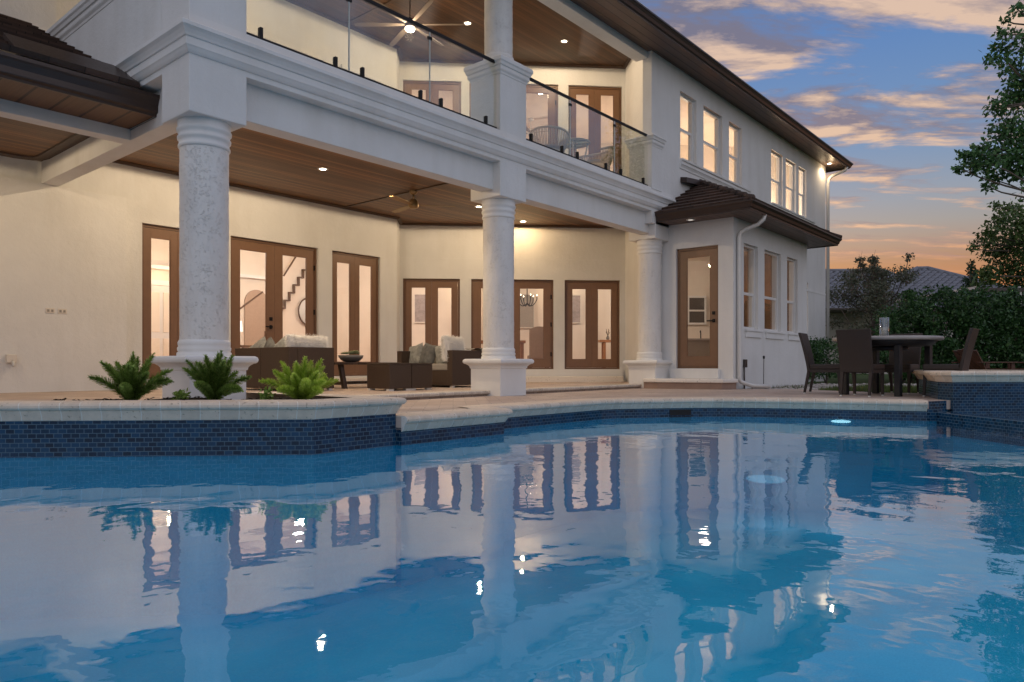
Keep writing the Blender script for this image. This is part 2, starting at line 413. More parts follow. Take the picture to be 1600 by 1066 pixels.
M['redwood'] = m_planks('red_brown_chair_wood', (.075, .030, .018), (.13, .055, .034), 1, .09)
M['stone'] = m_plain('pale_stone_tabletop', (.36, .33, .31), .5, bump=.2, sc=40, var=.2)
M['darkmetal'] = m_plain('charcoal_table_base', (.020, .020, .022), .5, .2)
M['clearglass'] = m_glass('hurricane_glass', (.90, .93, .95), 2.4)
M['candle'] = m_plain('ivory_candle', (.7, .66, .58), .5)
M['upholstery'] = m_plain('taupe_upholstery', (.42, .31, .235), .9, bump=.3, sc=150)
M['oak'] = m_plain('orange_oak', (.34, .15, .065), .45, var=.25)
M['canvas'] = m_plain('abstract_grey_canvas', (.34, .29, .28), .8, var=.7, sc=40)
M['mat'] = m_plain('ivory_picture_mat', (.72, .66, .58), .8)
M['panelling'] = m_plain('amber_wood_panelling', (.23, .13, .065), .5, var=.3)
M['darkwood'] = m_plain('dark_stair_wood', (.10, .052, .026), .45)
M['mirror'] = m_plain('mirror_glass', (.5, .47, .44), .35, .8)
M['plate'] = m_plain('white_plastic_plate', (.72, .66, .58), .4, var=.03)
M['screen'] = m_glass('screen_mesh', (.55, .62, .68), .4, .3)
M['nbwall'] = m_stucco('neighbour_stucco', (.55, .52, .47), .2)
M['teal'] = m_plaster('teal_basin_plaster')

# ------------------------------------------------------------------ geometry constants (metres)
# x runs along the front of the house, y into it, z up; the pool deck is z = 0
UP = .075          # patio level
WZ = -.24          # pool water level
BF = 3.88          # balcony floor
CL = 3.73          # patio ceiling
CU = 7.5           # balcony ceiling
D45 = (.70710678, -.70710678)
house = thing('house', 'two storey white stucco house with columned patio and glass railed balcony by the pool', 'house', (11, 9.5, 0))

def frame2(p0, p1):
    d = Vector((p1[0] - p0[0], p1[1] - p0[1])); L = d.length; d /= L
    return (d.x, d.y), (d.y, -d.x), L      # along, outward normal, length
def wall(p0, p1, z0, z1, t=.2, openings=(), mat='stucco', name='wall', ext=(0, 0)):
    u, n, L = frame2(p0, p1)
    S = sorted({-ext[0], L + ext[1]} | {a for o in openings for a in o[:2]}); Z = sorted({z0, z1} | {a for o in openings for a in o[2:4]})
    S = [s for s in S if -ext[0] - 1e-6 <= s <= L + ext[1] + 1e-6]; Z = [z for z in Z if z0 - 1e-6 <= z <= z1 + 1e-6]
    def void(i, j):
        if i < 0 or j < 0 or i >= len(S) - 1 or j >= len(Z) - 1: return True
        c = ((S[i] + S[i + 1]) / 2, (Z[j] + Z[j + 1]) / 2)
        return any(o[0] < c[0] < o[1] and o[2] < c[1] < o[3] for o in openings)
    m = MB()
    def P(s, k, z): return (p0[0] + u[0] * s + n[0] * k, p0[1] + u[1] * s + n[1] * k, z)
    for i in range(len(S) - 1):
        for j in range(len(Z) - 1):
            if void(i, j): continue
            a, b, c, d = S[i], S[i + 1], Z[j], Z[j + 1]
            m.face([P(a, 0, c), P(b, 0, c), P(b, 0, d), P(a, 0, d)]); m.face([P(a, -t, c), P(a, -t, d), P(b, -t, d), P(b, -t, c)])
            if void(i - 1, j): m.face([P(a, 0, c), P(a, 0, d), P(a, -t, d), P(a, -t, c)])
            if void(i + 1, j): m.face([P(b, 0, c), P(b, -t, c), P(b, -t, d), P(b, 0, d)])
            if void(i, j - 1): m.face([P(a, 0, c), P(a, -t, c), P(b, -t, c), P(b, 0, c)])
            if void(i, j + 1): m.face([P(a, 0, d), P(b, 0, d), P(b, -t, d), P(a, -t, d)])
    return m.build(name, M[mat], house)
def pt(p0, u, n, s, o): return (p0[0] + u[0] * s + n[0] * o, p0[1] + u[1] * s + n[1] * o)

def door(p0, p1, s0, s1, z0, z1, leaves=2, stile=.12, top=.15, bot=.24, handle=True, recess=.06, fr=.05, hs=1):
    u, n, L = frame2(p0, p1); f = MB()
    a, b = -recess - .09, -recess
    f.obox(p0, u, n, s0, s0 + fr, a, b, z0, z1); f.obox(p0, u, n, s1 - fr, s1, a, b, z0, z1); f.obox(p0, u, n, s0 + fr, s1 - fr, a, b, z1 - fr, z1)
    f.obox(p0, u, n, s0 + fr, s1 - fr, a, b + .01, z0, z0 + .035)
    d = f.build('french_door' if leaves == 2 else 'glazed_door', M['doorframe'], house)
    w = (s1 - s0 - 2 * fr - .006) / leaves
    for k in range(leaves):
        e0 = s0 + fr + .002 + k * (w + .002); e1 = e0 + w; y0, y1 = -recess - .062, -recess - .014
        m = MB(); zb, zt = z0 + .04, z1 - fr - .004
        m.obox(p0, u, n, e0, e0 + stile, y0, y1, zb, zt); m.obox(p0, u, n, e1 - stile, e1, y0, y1, zb, zt)
        m.obox(p0, u, n, e0 + stile, e1 - stile, y0, y1, zt - top, zt); m.obox(p0, u, n, e0 + stile, e1 - stile, y0, y1, zb, zb + bot)
        g = .012      # glazing bead
        for (q0, q1, r0, r1) in ((e0 + stile, e0 + stile + g, zb + bot, zt - top), (e1 - stile - g, e1 - stile, zb + bot, zt - top)):
            m.obox(p0, u, n, q0, q1, y1 - .03, y1 - .006, r0, r1)
        m.build('door_leaf', M['door'], d, bevel=.003, seg=1)
        m = MB(); c = -recess - .04
        q = [pt(p0, u, n, e0 + stile - .01, c), pt(p0, u, n, e1 - stile + .01, c)]
        m.face([(q[0][0], q[0][1], zb + bot - .01), (q[1][0], q[1][1], zb + bot - .01), (q[1][0], q[1][1], zt - top + .01), (q[0][0], q[0][1], zt - top + .01)])
        m.build('glass_pane', M['glass'], d)
    if handle:
        m = MB(); sm = (s0 + s1) / 2 - stile * .5 if leaves == 2 else (s1 - fr - stile * .5 if hs > 0 else s0 + fr + stile * .5)
        y = -recess - .014; hz = z0 + .95
        q_ = MB(); q_.obox(p0, u, n, sm - .03, sm + .03, y, y + .02, hz + .12, hz + .185); q_.build('deadbolt', M['black'], d, bevel=.003, seg=1)
        m.obox(p0, u, n, sm - .03, sm + .03, y, y + .012, hz - .035, hz + .035)
        m.obox(p0, u, n, sm - .13, sm + .015, y + .035, y + .055, hz - .012, hz + .012); m.obox(p0, u, n, sm - .012, sm + .012, y + .01, y + .04, hz - .012, hz + .012)
        m.build('handle', M['black'], d, bevel=.003, seg=1)
    if leaves == 2 and (s1 - s0) > 1.5:
        for hz in (z0 + .35, (z0 + z1) / 2, z1 - .4):
            m = MB(); m.obox(p0, u, n, s1 - fr - .018, s1 - fr + .012, -recess - .01, -recess + .006, hz - .05, hz + .05); m.build('hinge', M['black'], d)
    return d
def window(p0, p1, s0, s1, z0, z1, split=.5, recess=.07, fr=.045, sill=None, name='window'):
    u, n, L = frame2(p0, p1); f = MB(); a, b = -recess - .07, -recess; zm = z0 + (z1 - z0) * split
    f.obox(p0, u, n, s0, s0 + fr, a, b, z0, z1); f.obox(p0, u, n, s1 - fr, s1, a, b, z0, z1)
    f.obox(p0, u, n, s0 + fr, s1 - fr, a, b, z1 - fr, z1); f.obox(p0, u, n, s0 + fr, s1 - fr, a, b, z0, z0 + fr)
    w = f.build(name, M['winframe'], house)
    if split:
        m = MB(); m.obox(p0, u, n, s0 + fr, s1 - fr, a + .01, b - .015, zm - .028, zm + .028)
        m.obox(p0, u, n, s0 + fr, s0 + fr + .025, a + .01, b - .022, z0 + fr, zm - .028); m.obox(p0, u, n, s1 - fr - .025, s1 - fr, a + .01, b - .022, z0 + fr, zm - .028)
        m.build('sash', M['winframe'], w)
    c = -recess - .045; q = [pt(p0, u, n, s0 + fr - .01, c), pt(p0, u, n, s1 - fr + .01, c)]
    for (r0, r1) in (((z0 + fr - .01, zm), (zm, z1 - fr + .01)) if split else ((z0 + fr - .01, z1 - fr + .01),)):
        m = MB(); m.face([(q[0][0], q[0][1], r0), (q[1][0], q[1][1], r0), (q[1][0], q[1][1], r1), (q[0][0], q[0][1], r1)]); m.build('pane', M['glass'], w)
    if sill:
        m = MB(); m.obox(p0, u, n, s0 + sill[0], s1 + sill[1], -.06, .05, z0 - .05, z0 - .005); m.obox(p0, u, n, s0 + sill[0] + .03, s1 + sill[1] - .03, -.002, .03, z0 - .17, z0 - .05)
        m.build('window_sill', M['smooth'], w, bevel=.008)
    return w

# ------------------------------------------------------------------ house: lower storey walls
A0, A1 = (3.5, 12.2), (10.44, 12.2)
B0, B1 = (10.91, 12.64), (14.64, 8.91)
E0, E1 = (13.38, 7.65), (13.38, 5.72)
F0, F1 = (13.38, 5.72), (17.67, 5.72)
wall((-5, 12.05), (4.73, 12.05), -.1, 3.13, .16)
wall((-5, 12.2), (3.5, 12.2), 3.13, CL, .2)
dl = [(1.53, 2.75, .24, 2.80), (3.06, 4.91, .24, 2.80), (5.24, 6.48, .24, 2.80)]
wall(A0, A1, -.1, CL + .03, .2, dl)
for k, d in enumerate(dl): door(A0, A1, *d, stile=(.165 if k == 1 else .115), top=.16, bot=.26, handle=(k == 1))
wall(A1, B0, -.1, CL + .03, .2)
d4 = [(.07, 1.38, .37, 2.465), (1.64, 3.57, .37, 2.465), (3.83, 5.15, .37, 2.465)]
wall(B0, B1, -.1, CL + .03, .2, d4)
for k, d in enumerate(d4): door(B0, B1, *d, stile=(.17 if k == 1 else .135), top=.15, bot=.20, handle=False)
wall(B1, E0, -.1, CL + .03, .2)
db = (.71, 1.62, .40, 2.84)
wall(E0, E1, -.1, 3.36, .2, [db], ext=(0, -.2))
door(E0, E1, *db, leaves=1, stile=.15, top=.14, bot=.21)
wb = [(.51, 1.24, 1.2, 2.91), (1.60, 2.56, 1.2, 2.91), (2.95, 3.64, 1.2, 2.91)]
wall(F0, F1, -.1, 3.36, .2, wb)
for k, d in enumerate(wb): window(F0, F1, *d, split=.42, sill=(.02, .16))
wall(F1, (17.67, 7.1), -.1, 3.36, .2, ext=(-.2, 0))
wl = (17.67, 7.1)
wall(wl, (23.7, 7.1), -.1, 3.30, .2, [(3.5, 4.36, 1.42, 2.92)]); window(wl, (23.7, 7.1), 3.5, 4.36, 1.42, 2.92, 0)
wall((23.7, 7.1), (23.7, 16), -.1, 6.74, .2, ext=(-.2, 0))
m = MB(); m.obox(B0, D45, (-.7071, -.7071), 0, 5.27, -.01, .003, 2.93, 2.942); m.build('control_joint', M['smooth'], house)
m = MB(); m.box(17.8, 23.7, 7.092, 7.11, 2.66, 2.72); m.build('band_moulding', M['smooth'], house)
# raised threshold ledge in front of the glazed doors
lp = [(4.7, 12.2), (4.7, 11.85), (10.58, 11.85), (10.95, 12.1), (14.3, 8.75), (14.55, 8.9), (10.9, 12.6), (10.45, 12.19)]
m = MB(); m.prism(lp, UP - .05, .205); m.build('threshold_ledge', M['coping_w'], house, bevel=.02)
m = MB()
m.obox(B0, D45, (-.7071, -.7071), .02, 5.2, 0, .05, .2, .36); m.box(5.0, 6.3, 12.14, 12.2, .2, .235); m.box(6.53, 8.44, 12.14, 12.2, .2, .235); m.box(8.7, 10.0, 12.14, 12.2, .2, .235)
m.build('door_sill', M['smooth'], house)
# entry step by the side door
sp = [(12.66, 7.0), (13.0, 5.76), (13.38, 5.62), (13.5, 5.7), (13.5, 7.3), (12.66, 7.3)]
m = MB(); m.prism([(12.70, 7.0), (13.03, 5.80), (13.38, 5.66), (13.45, 5.7), (13.45, 7.3), (12.70, 7.3)], -.05, .125); m.build('step_riser', M['brickstep'], house)
m = MB(); m.prism(sp, .125, .20); m.build('step_tread', M['coping_w'], house, bevel=.02)
m = MB(); m.box(13.28, 13.40, 5.98, 7.02, .20, .385); m.build('door_sill', M['smooth'], house, bevel=.01)

# ------------------------------------------------------------------ house: blocks, beams, cornice
def pier(x0, z0, z1, y1=7.72, w=.62, y0=7.1):
    m = MB(); m.box(x0, x0 + w, y0, y1, z0, z1); return m.build('pier', M['stucco'], house, bevel=.012)
pier(3.38, 3.02, 9.2); pier(8.10, 3.02, 4.88); pier(12.82, 3.02, 3.99, w=.555)
def beam(x0, x1, y0, y1, z0, z1): 
    m = MB(); m.box(x0, x1, y0, y1, z0, z1); return m.build('beam', M['stucco'], house, bevel=.008)
beam(3.99, 8.11, 7.25, 7.5, 3.13, 3.9); beam(8.71, 12.83, 7.25, 7.5, 3.13, 3.9)
beam(3.55, 3.78, 7.71, 12.06, 3.13, 3.9); beam(-5, 3.56, 8.94, 9.15, 3.13, 3.46)
CP = [(-.30, 3.54), (0, 3.54), (.004, 3.596), (.02, 3.60), (.036, 3.62), (.052, 3.65), (.06, 3.66), (.06, 3.735), (.075, 3.742), (.084, 3.765), (.104, 3.797), (.122, 3.815), (.13, 3.822), (.13, 3.858), (.112, 3.872), (.004, 3.905), (.0, 4.0), (-.30, 4.0)]
m = MB(); m.sweep([(3.38, 12.05), (3.38, 7.1), (13.55, 7.1)], CP); m.build('cornice', M['smooth'], house)
m = MB(); m.box(3.38, 3.6, 7.72, 12.05, 3.95, 4.88); m.build('parapet', M['stucco'], house)
def sqcap(x0, x1, y0, y1, z0, h=.24, name='pier_cap', e=.075):
    pr = [(-.05, z0), (.006, z0), (.012, z0 + .03), (.03, z0 + .055), (.034, z0 + .07), (.034, z0 + .11), (.05, z0 + .12), (.06, z0 + .16), (e, z0 + .18), (e, z0 + h - .02), (e - .015, z0 + h), (-.05, z0 + h)]
    m = MB(); m.sweep([(x0, y1), (x0, y0), (x1, y0), (x1, y1)], pr, closed=True); m.prism([(x0 + .05, y0 + .05), (x1 - .05, y0 + .05), (x1 - .05, y1 - .05), (x0 + .05, y1 - .05)], z0, z0 + h - .002)
    return m.build(name, M['smooth'], house)
sqcap(8.10, 8.72, 7.1, 7.72, 4.86, .25)
sqcap(3.38, 3.6, 7.78, 12.0, 4.74, .25, 'parapet_cap')
m = MB(); m.box(12.64, 13.05, 7.085, 7.6, 3.98, 4.85); m.build('pier', M['stucco'], house)
sqcap(12.64, 13.05, 7.085, 7.6, 4.83, .21)
# columns
def rough(seed, amp):
    def j(a, h): return amp * (noise.noise(Vector((math.cos(a) * 3 + seed, math.sin(a) * 3, h * 9))) + .8 * noise.noise(Vector((math.cos(a) * 9 + seed, math.sin(a) * 9, h * 26))))
    return j
def column(cx, cy, z0, zb, zt, r=.242, ped=True, base=True):
    """z0 foot of pedestal, zb top of pedestal, zt top of capital"""
    n = 70; h0 = zb + (.17 if base else .0); h1 = zt - .28
    m = MB(); m.lathe([(r, h0 + (h1 - h0) * k / n) for k in range(n + 1)], (cx, cy), 96, jit=rough(cx, .0035))
    c = m.build('column', M['coarse'], house)
    if base:
        m = MB(); m.lathe([(r + .028, zb), (r + .028, zb + .035), (r + .012, zb + .045), (r + .022, zb + .06), (r + .024, zb + .085), (r + .012, zb + .105), (r + .018, zb + .12), (r + .018, zb + .145), (r + .004, zb + .17), (r - .02, zb + .171)], (cx, cy), 64); m.build('column_base', M['smooth'], c)
    m = MB(); t = zt
    m.lathe([(r - .02, t - .285), (r + .006, t - .282), (r + .016, t - .268), (r + .016, t - .25), (r + .006, t - .236), (r + .008, t - .20), (r + .022, t - .188), (r + .024, t - .165), (r + .010, t - .15), (r + .014, t - .12), (r + .028, t - .105), (r + .030, t - .08), (r + .018, t - .066), (r + .022, t - .02), (r + .024, t)], (cx, cy), 64); m.build('capital', M['smooth'], c)
    if ped:
        h = .305; q = [(cx - h, cy + h), (cx - h, cy - h), (cx + h, cy - h), (cx + h, cy + h)]
        z1 = zb - .15
        m = MB(); m.sweep(q, [(0, z0), (0, z1), (.012, z1 + .004), (.016, z1 + .03), (.03, z1 + .05), (.05, z1 + .065), (.055, z1 + .07), (.075, z1 + .075), (.088, z1 + .09), (.092, z1 + .112), (.086, z1 + .135), (.065, z1 + .15), (-h, z1 + .151)], closed=True)
        m.build('pedestal', M['smooth'], c)
    return c
column(3.69, 7.41, .0, .565, 3.022); column(8.41, 7.41, -.02, .565, 3.022); column(13.12, 7.41, .0, .565, 3.022)
column(8.41, 7.41, 5, 5.10, 6.6, .22, False, True)
# ceilings and balcony floor
patio_poly = [(3.78, 7.5), (12.9, 7.5), (13.25, 7.55), (14.64, 8.91), (10.91, 12.64), (10.44, 12.2), (3.78, 12.2)]
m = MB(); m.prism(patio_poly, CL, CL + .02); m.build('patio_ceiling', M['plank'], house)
m = MB(); m.prism([(3.7, 7.5), (13.1, 7.5), (14.6, 8.95), (10.9, 12.6), (3.7, 12.2)], CL + .06, BF); m.build('balcony_floor', M['smooth'], house)
def crown(path, z, name='ceiling_trim', mat='trimwood', d=.05, h=.045):
    m = MB(); m.sweep(path, [(-.01, z - h), (d * .5, z - h), (d, z - .012), (d, z), (-.01, z)]); return m.build(name, M[mat], house)
wp = [(4.0, 12.2), (10.44, 12.2), (10.91, 12.64), (14.64, 8.91), (13.38, 7.65)]
crown(wp, CL, d=.07)
m = MB(); m.box(9.02, 9.08, 7.5, 12.15, CL - .014, CL); m.build('ceiling_seam', M['trimwood'], house)
m = MB(); m.prism([(-5, 9.15), (3.55, 9.15), (3.55, 12.05), (-5, 12.05)], 3.45, 3.47); m.build('porch_ceiling', M['plank'], house)
m = MB(); m.sweep([(-5, 12.05), (3.22, 12.05), (3.42, 11.98), (3.52, 11.86), (3.55, 11.7), (3.55, 9.15)], [(0, 3.425), (.14, 3.43), (.15, 3.449), (0, 3.449)]); m.build('ceiling_trim', M['trimwood'], house)
# ------------------------------------------------------------------ upper storey
UA0, UA1 = (3.3, 12.2), A1
uw = [(3.55, 4.14, 4.55, 6.52), (4.20, 5.10, 4.55, 6.52), (5.75, 6.62, 4.55, 6.52)]
wall(UA0, UA1, BF, CU + .02, .2, uw)
for d in uw: window(UA0, UA1, *d, split=.5, recess=.03)
m = MB(); m.box(6.72, 8.52, 12.15, 12.2, 6.56, 6.64); m.box(8.95, 10.02, 12.15, 12.2, 6.56, 6.64); m.build('window_head', M['smooth'], house)
wall((-5, 12.05), (3.74, 12.05), 3.47, 9.5, .3)
wall(A1, B0, BF, CU + .02, .2)
ud = [(.07, 1.41, BF + .02, 7.04), (1.60, 3.68, BF + .02, 7.04), (3.92, 5.20, BF + .02, 7.04)]
wall(B0, B1, BF, CU + .02, .2, ud)
for k, d in enumerate(ud): door(B0, B1, *d, stile=(.17 if k == 1 else .135), top=.13, bot=.22, handle=False)
wall(B1, E0, BF, CU + .02, .2); wall(E0, (13.38, 7.3), BF, CU + .02, .2)
U0, U1 = (12.66, 7.1), (23.7, 7.1)
wu = [(1.22, 1.98, 4.84, 6.28), (2.33, 3.33, 4.84, 6.28), (3.70, 4.45, 4.84, 6.28), (6.40, 7.28, 4.80, 6.24), (7.50, 8.34, 4.80, 6.24), (8.55, 9.22, 4.80, 6.24)]
wall(U0, U1, 3.30, 6.74, .2, wu)
for d in wu: window(U0, U1, *d, split=.48, recess=.08, fr=.05)
for (x0, x1, z) in ((13.84, 17.52, 4.83), (19.0, 22.45, 4.79)):
    m = MB(); m.sweep([(x0, 7.1), (x1, 7.1)], [(-.01, z - .2), (.012, z - .2), (.02, z - .16), (.04, z - .12), (.05, z - .11), (.05, z - .05), (.075, z - .04), (.08, z), (-.05, z)]); m.build('window_sill', M['smooth'], house)
# header beam, eave, gutter
m = MB(); m.box(3.99, 12.67, 7.19, 7.46, 6.59, 7.6); m.build('beam', M['smooth'], house, bevel=.008)
m = MB(); m.box(2.6, 24.3, 6.58, 7.19, 6.722, 6.742); m.build('soffit', M['soffit_x'], house)
m = MB(); m.box(23.7, 24.3, 7.19, 16.2, 6.722, 6.742); m.build('soffit', M['soffit_x'], house)
GP = [(.0, 6.70), (.025, 6.70), (.03, 6.72), (.055, 6.74), (.075, 6.79), (.10, 6.83), (.115, 6.84), (.115, 6.87), (.10, 6.875), (.0, 6.88)]
m = MB(); m.sweep([(2.6, 6.58), (24.3, 6.58), (24.3, 16)], GP); m.build('gutter', M['gutter_grey'], house)
m = MB(); V = [(2.5, 6.5, 6.87), (24.4, 6.5, 6.87), (24.4, 17.5, 6.87), (2.5, 17.5, 6.87), (8, 12, 10.6), (18.9, 12, 10.6)]
m.raw(V, [(0, 1, 5, 4), (1, 2, 5), (2, 3, 4, 5), (3, 0, 4)]); m.build('roof', M['tile'], house)
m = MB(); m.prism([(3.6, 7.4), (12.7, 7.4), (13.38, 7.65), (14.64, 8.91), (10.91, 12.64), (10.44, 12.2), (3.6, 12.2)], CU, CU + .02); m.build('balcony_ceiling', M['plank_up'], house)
crown([(3.7, 12.2)] + wp[1:], CU, d=.07)
m = MB(); m.box(9.02, 9.08, 7.5, 12.15, CU - .014, CU); m.build('ceiling_seam', M['trimwood'], house)
# ------------------------------------------------------------------ lower roofs
def tile_roof(quads, course, mat, thick=.045):
    """quads: list of (eave_a, eave_b, top_a, top_b); stepped courses of flat tile"""
    m = MB()
    for (ea, eb, ta, tb) in quads:
        ea, eb, ta, tb = map(Vector, (ea, eb, ta, tb)); n = max(2, round((((ta + tb) - (ea + eb)) / 2).length / course))
        nor = (eb - ea).cross(((ta + tb) - (ea + eb)) / 2).normalized()
        if nor.z < 0: nor = -nor
        for k in range(n):
            a0, a1 = k / n, min(1, (k + 1.12) / n)
            p = [ea.lerp(ta, a0), eb.lerp(tb, a0), eb.lerp(tb, a1), ea.lerp(ta, a1)]
            t0, t1 = nor * thick * 1.5, nor * thick * .55
            lo = [p[0] + nor * .004, p[1] + nor * .004, p[2] + nor * .002, p[3] + nor * .002]; hi = [p[0] + t0, p[1] + t0, p[2] + t1, p[3] + t1]
            m.raw([tuple(v) for v in lo + hi], [(3, 2, 1, 0), (4, 5, 6, 7), (0, 1, 5, 4), (1, 2, 6, 5), (2, 3, 7, 6), (3, 0, 4, 7)])
    return m.build('roof', mat, house)
# left porch roof
tile_roof([((-5, 8.2, 3.50), (3.345, 8.2, 3.50), (-5, 12.05, 5.38), (3.345, 12.05, 5.38))], .30, M['tile'])
m = MB(); m.prism([(-5, 8.25), (3.54, 8.25), (3.54, 8.94), (-5, 8.94)], 3.262, 3.28); m.build('soffit', M['soffit'], house)
m = MB(); m.sweep([(-5, 8.25), (3.54, 8.25), (3.54, 8.95)], [(0, 3.25), (.015, 3.25), (.02, 3.275), (.05, 3.29), (.055, 3.30), (.055, 3.36), (.085, 3.42), (.10, 3.44), (.10, 3.475), (.0, 3.48)]); m.build('gutter', M['gutter'], house)
m = MB(); m.raw([(2.2, 8.2, 3.52), (3.36, 8.2, 3.52), (3.36, 8.62, 3.78), (2.2, 8.62, 3.78), (2.2, 8.2, 3.56), (3.36, 8.2, 3.56), (3.36, 8.62, 3.84), (2.2, 8.62, 3.84)], [(4, 5, 6, 7), (0, 1, 5, 4), (0, 4, 7, 3), (1, 2, 6, 5)]); m.build('flashing', M['gutter'], house)
# bay roof
ev = 3.47; pk = 4.47
c0, c1, c2, c3 = (12.80, 7.1, ev), (12.80, 5.12, ev), (18.25, 5.12, ev), (18.25, 7.1, ev)
t0, t1 = (14.78, 7.1, pk), (16.27, 7.1, pk)
tile_roof([((c0[0], c0[1], ev), c1, t0, t0)], .28, M['tile_x']); tile_roof([(c1, c2, t0, t1)], .28, M['tile']); tile_roof([(c2, c3, t1, t1)], .28, M['tile_x'])
m = MB()
def hipcap(a, b, r=.07):
    a, b = Vector(a), Vector(b); n = max(3, int((b - a).length / .32))
    for k in range(n):
        p = a.lerp(b, k / n) + Vector((0, 0, .05)); q = a.lerp(b, (k + 1.15) / n) + Vector((0, 0, .035)); m.tube([p, q], [r, r * .82], 8)
hipcap(c1, t0); hipcap(c2, t1); hipcap(t0, t1)
m.build('hip_cap', M['tile'], house)
m = MB(); m.raw([(13.88, 7.1, 4.34), (15.0, 7.1, 4.44), (15.0, 6.95, 4.40), (13.88, 6.95, 4.32), (13.88, 7.1, 4.45), (15.0, 7.1, 4.56), (15.0, 6.95, 4.53), (13.88, 6.95, 4.42)], [(0, 1, 2, 3), (7, 6, 5, 4), (3, 2, 6, 7), (0, 3, 7, 4), (1, 5, 6, 2)]); m.build('flashing', M['gutter'], house)
m = MB(); m.prism([(12.86, 7.09), (12.86, 5.18), (18.19, 5.18), (18.19, 7.09)], 3.345, 3.36); m.build('soffit', M['soffit_x'], house)
m = MB(); m.sweep([(12.86, 7.09), (12.86, 5.18), (18.19, 5.18), (18.19, 7.09)], [(0, 3.33), (.012, 3.33), (.015, 3.36), (.035, 3.38), (.05, 3.43), (.075, 3.46), (.085, 3.47), (.085, 3.50), (.0, 3.505)]); m.build('gutter', M['gutter'], house)
# downspouts
def downspout(pts, r=.042):
    m = MB(); m.tube(pts, r, 10); return m.build('downspout', M['white_metal'], house)
downspout([(13.62, 5.2, 3.36), (13.62, 5.22, 3.27), (13.60, 5.32, 3.18), (13.56, 5.55, 3.11), (13.54, 5.64, 3.05), (13.53, 5.665, 2.95), (13.53, 5.665, .20), (13.55, 5.64, .14), (13.70, 5.50, .07), (14.0, 5.25, .05)])
downspout([(24.1, 6.58, 6.72), (24.08, 6.62, 6.62), (23.85, 6.95, 6.45), (23.78, 7.02, 6.35), (23.77, 7.05, 6.2), (23.77, 7.05, .0)], .05)
# ------------------------------------------------------------------ glass railings
def railing(x0, x1, joints, spig, y=7.17, z0=4.0, z1=5.03):
    m = MB(); m.box(x0, x1, y - .016, y + .016, z1 - .025, z1 + .02); r = m.build('glass_railing', M['black'], house, bevel=.003, seg=1)
    xs = [x0] + joints + [x1]
    for a, b in zip(xs[:-1], xs[1:]):
        m = MB(); m.box(a + .008, b - .008, y - .006, y + .006, z0 + .02, z1 - .02); m.build('glass_panel', M['railglass'], r)
    for j in joints:
        m = MB(); m.box(j - .0075, j - .003, y - .0065, y + .0065, z0 + .02, z1 - .02); m.box(j + .003, j + .0075, y - .0065, y + .0065, z0 + .02, z1 - .02); m.build('panel_edge', M['edge'], r)
        m = MB(); m.box(j - .035, j + .035, y - .014, y + .014, z1 - .13, z1 - .09); m.build('glass_clip', M['black'], r)
    m = MB(); m.box(x0, x1, y - .012, y + .012, z0 + .002, z0 + .052); m.build('base_shoe', M['black'], r)
    for s in spig:
        m = MB(); m.box(s - .019, s + .019, y - .028, y + .028, z0, z0 + .16); m.build('spigot', M['black'], r, bevel=.008)
railing(4.0, 8.09, [5.38, 6.72], [4.2, 5.18, 5.58, 6.55, 6.93, 7.85])
railing(8.74, 12.62, [9.99, 11.40], [8.92, 9.75, 10.2, 11.1, 11.62, 12.45])

# ------------------------------------------------------------------ interior rooms
IN = 'inner'
def iwall(p0, p1, z0, z1, op=()): wall(p0, p1, z0, z1, .1, op, IN, 'interior_wall')
FZ = .22
for (z0, z1) in ((FZ, 3.70), (3.96, 7.12)):
    iwall((3.3, 17.5), (12.4, 17.5), z0, z1); iwall((12.4, 17.5), (22.6, 7.3), z0, z1)
    iwall((3.6, 12.4), (3.6, 17.5), z0, z1)
wall((17.44, 7.9), (17.44, 6.0), FZ, 3.3, .08, (), 'panelling', 'interior_wall')
for k in range(3): m = MB(); m.box(17.37, 17.44, 6.2 + .5 * k, 6.27 + .5 * k, FZ, 3.2); m.build('interior_wall', M['winframe'], house)
fl = [(3.3, 12.38), (10.4, 12.38), (10.9, 12.85), (14.9, 8.85), (13.56, 7.6), (13.56, 5.9), (17.6, 5.9), (17.6, 7.28), (22.8, 7.28), (12.4, 17.7), (3.3, 17.7)]
m = MB(); m.prism(fl, FZ - .05, FZ); m.build('interior_floor', M['oak'], house)
m = MB(); m.prism(fl, 3.62, 3.66); m.build('interior_ceiling', M['ceil_w'], house)
fu = [(3.3, 12.38), (10.4, 12.38), (10.9, 12.85), (14.9, 8.85), (13.56, 7.6), (13.56, 7.28), (23.5, 7.28), (23.5, 12), (12.4, 17.7), (3.3, 17.7)]
m = MB(); m.prism(fu, 3.9, 3.95); m.build('interior_floor', M['oak'], house)
m = MB(); m.prism(fu, 7.10, 7.14); m.build('interior_ceiling', M['ceil_w'], house)
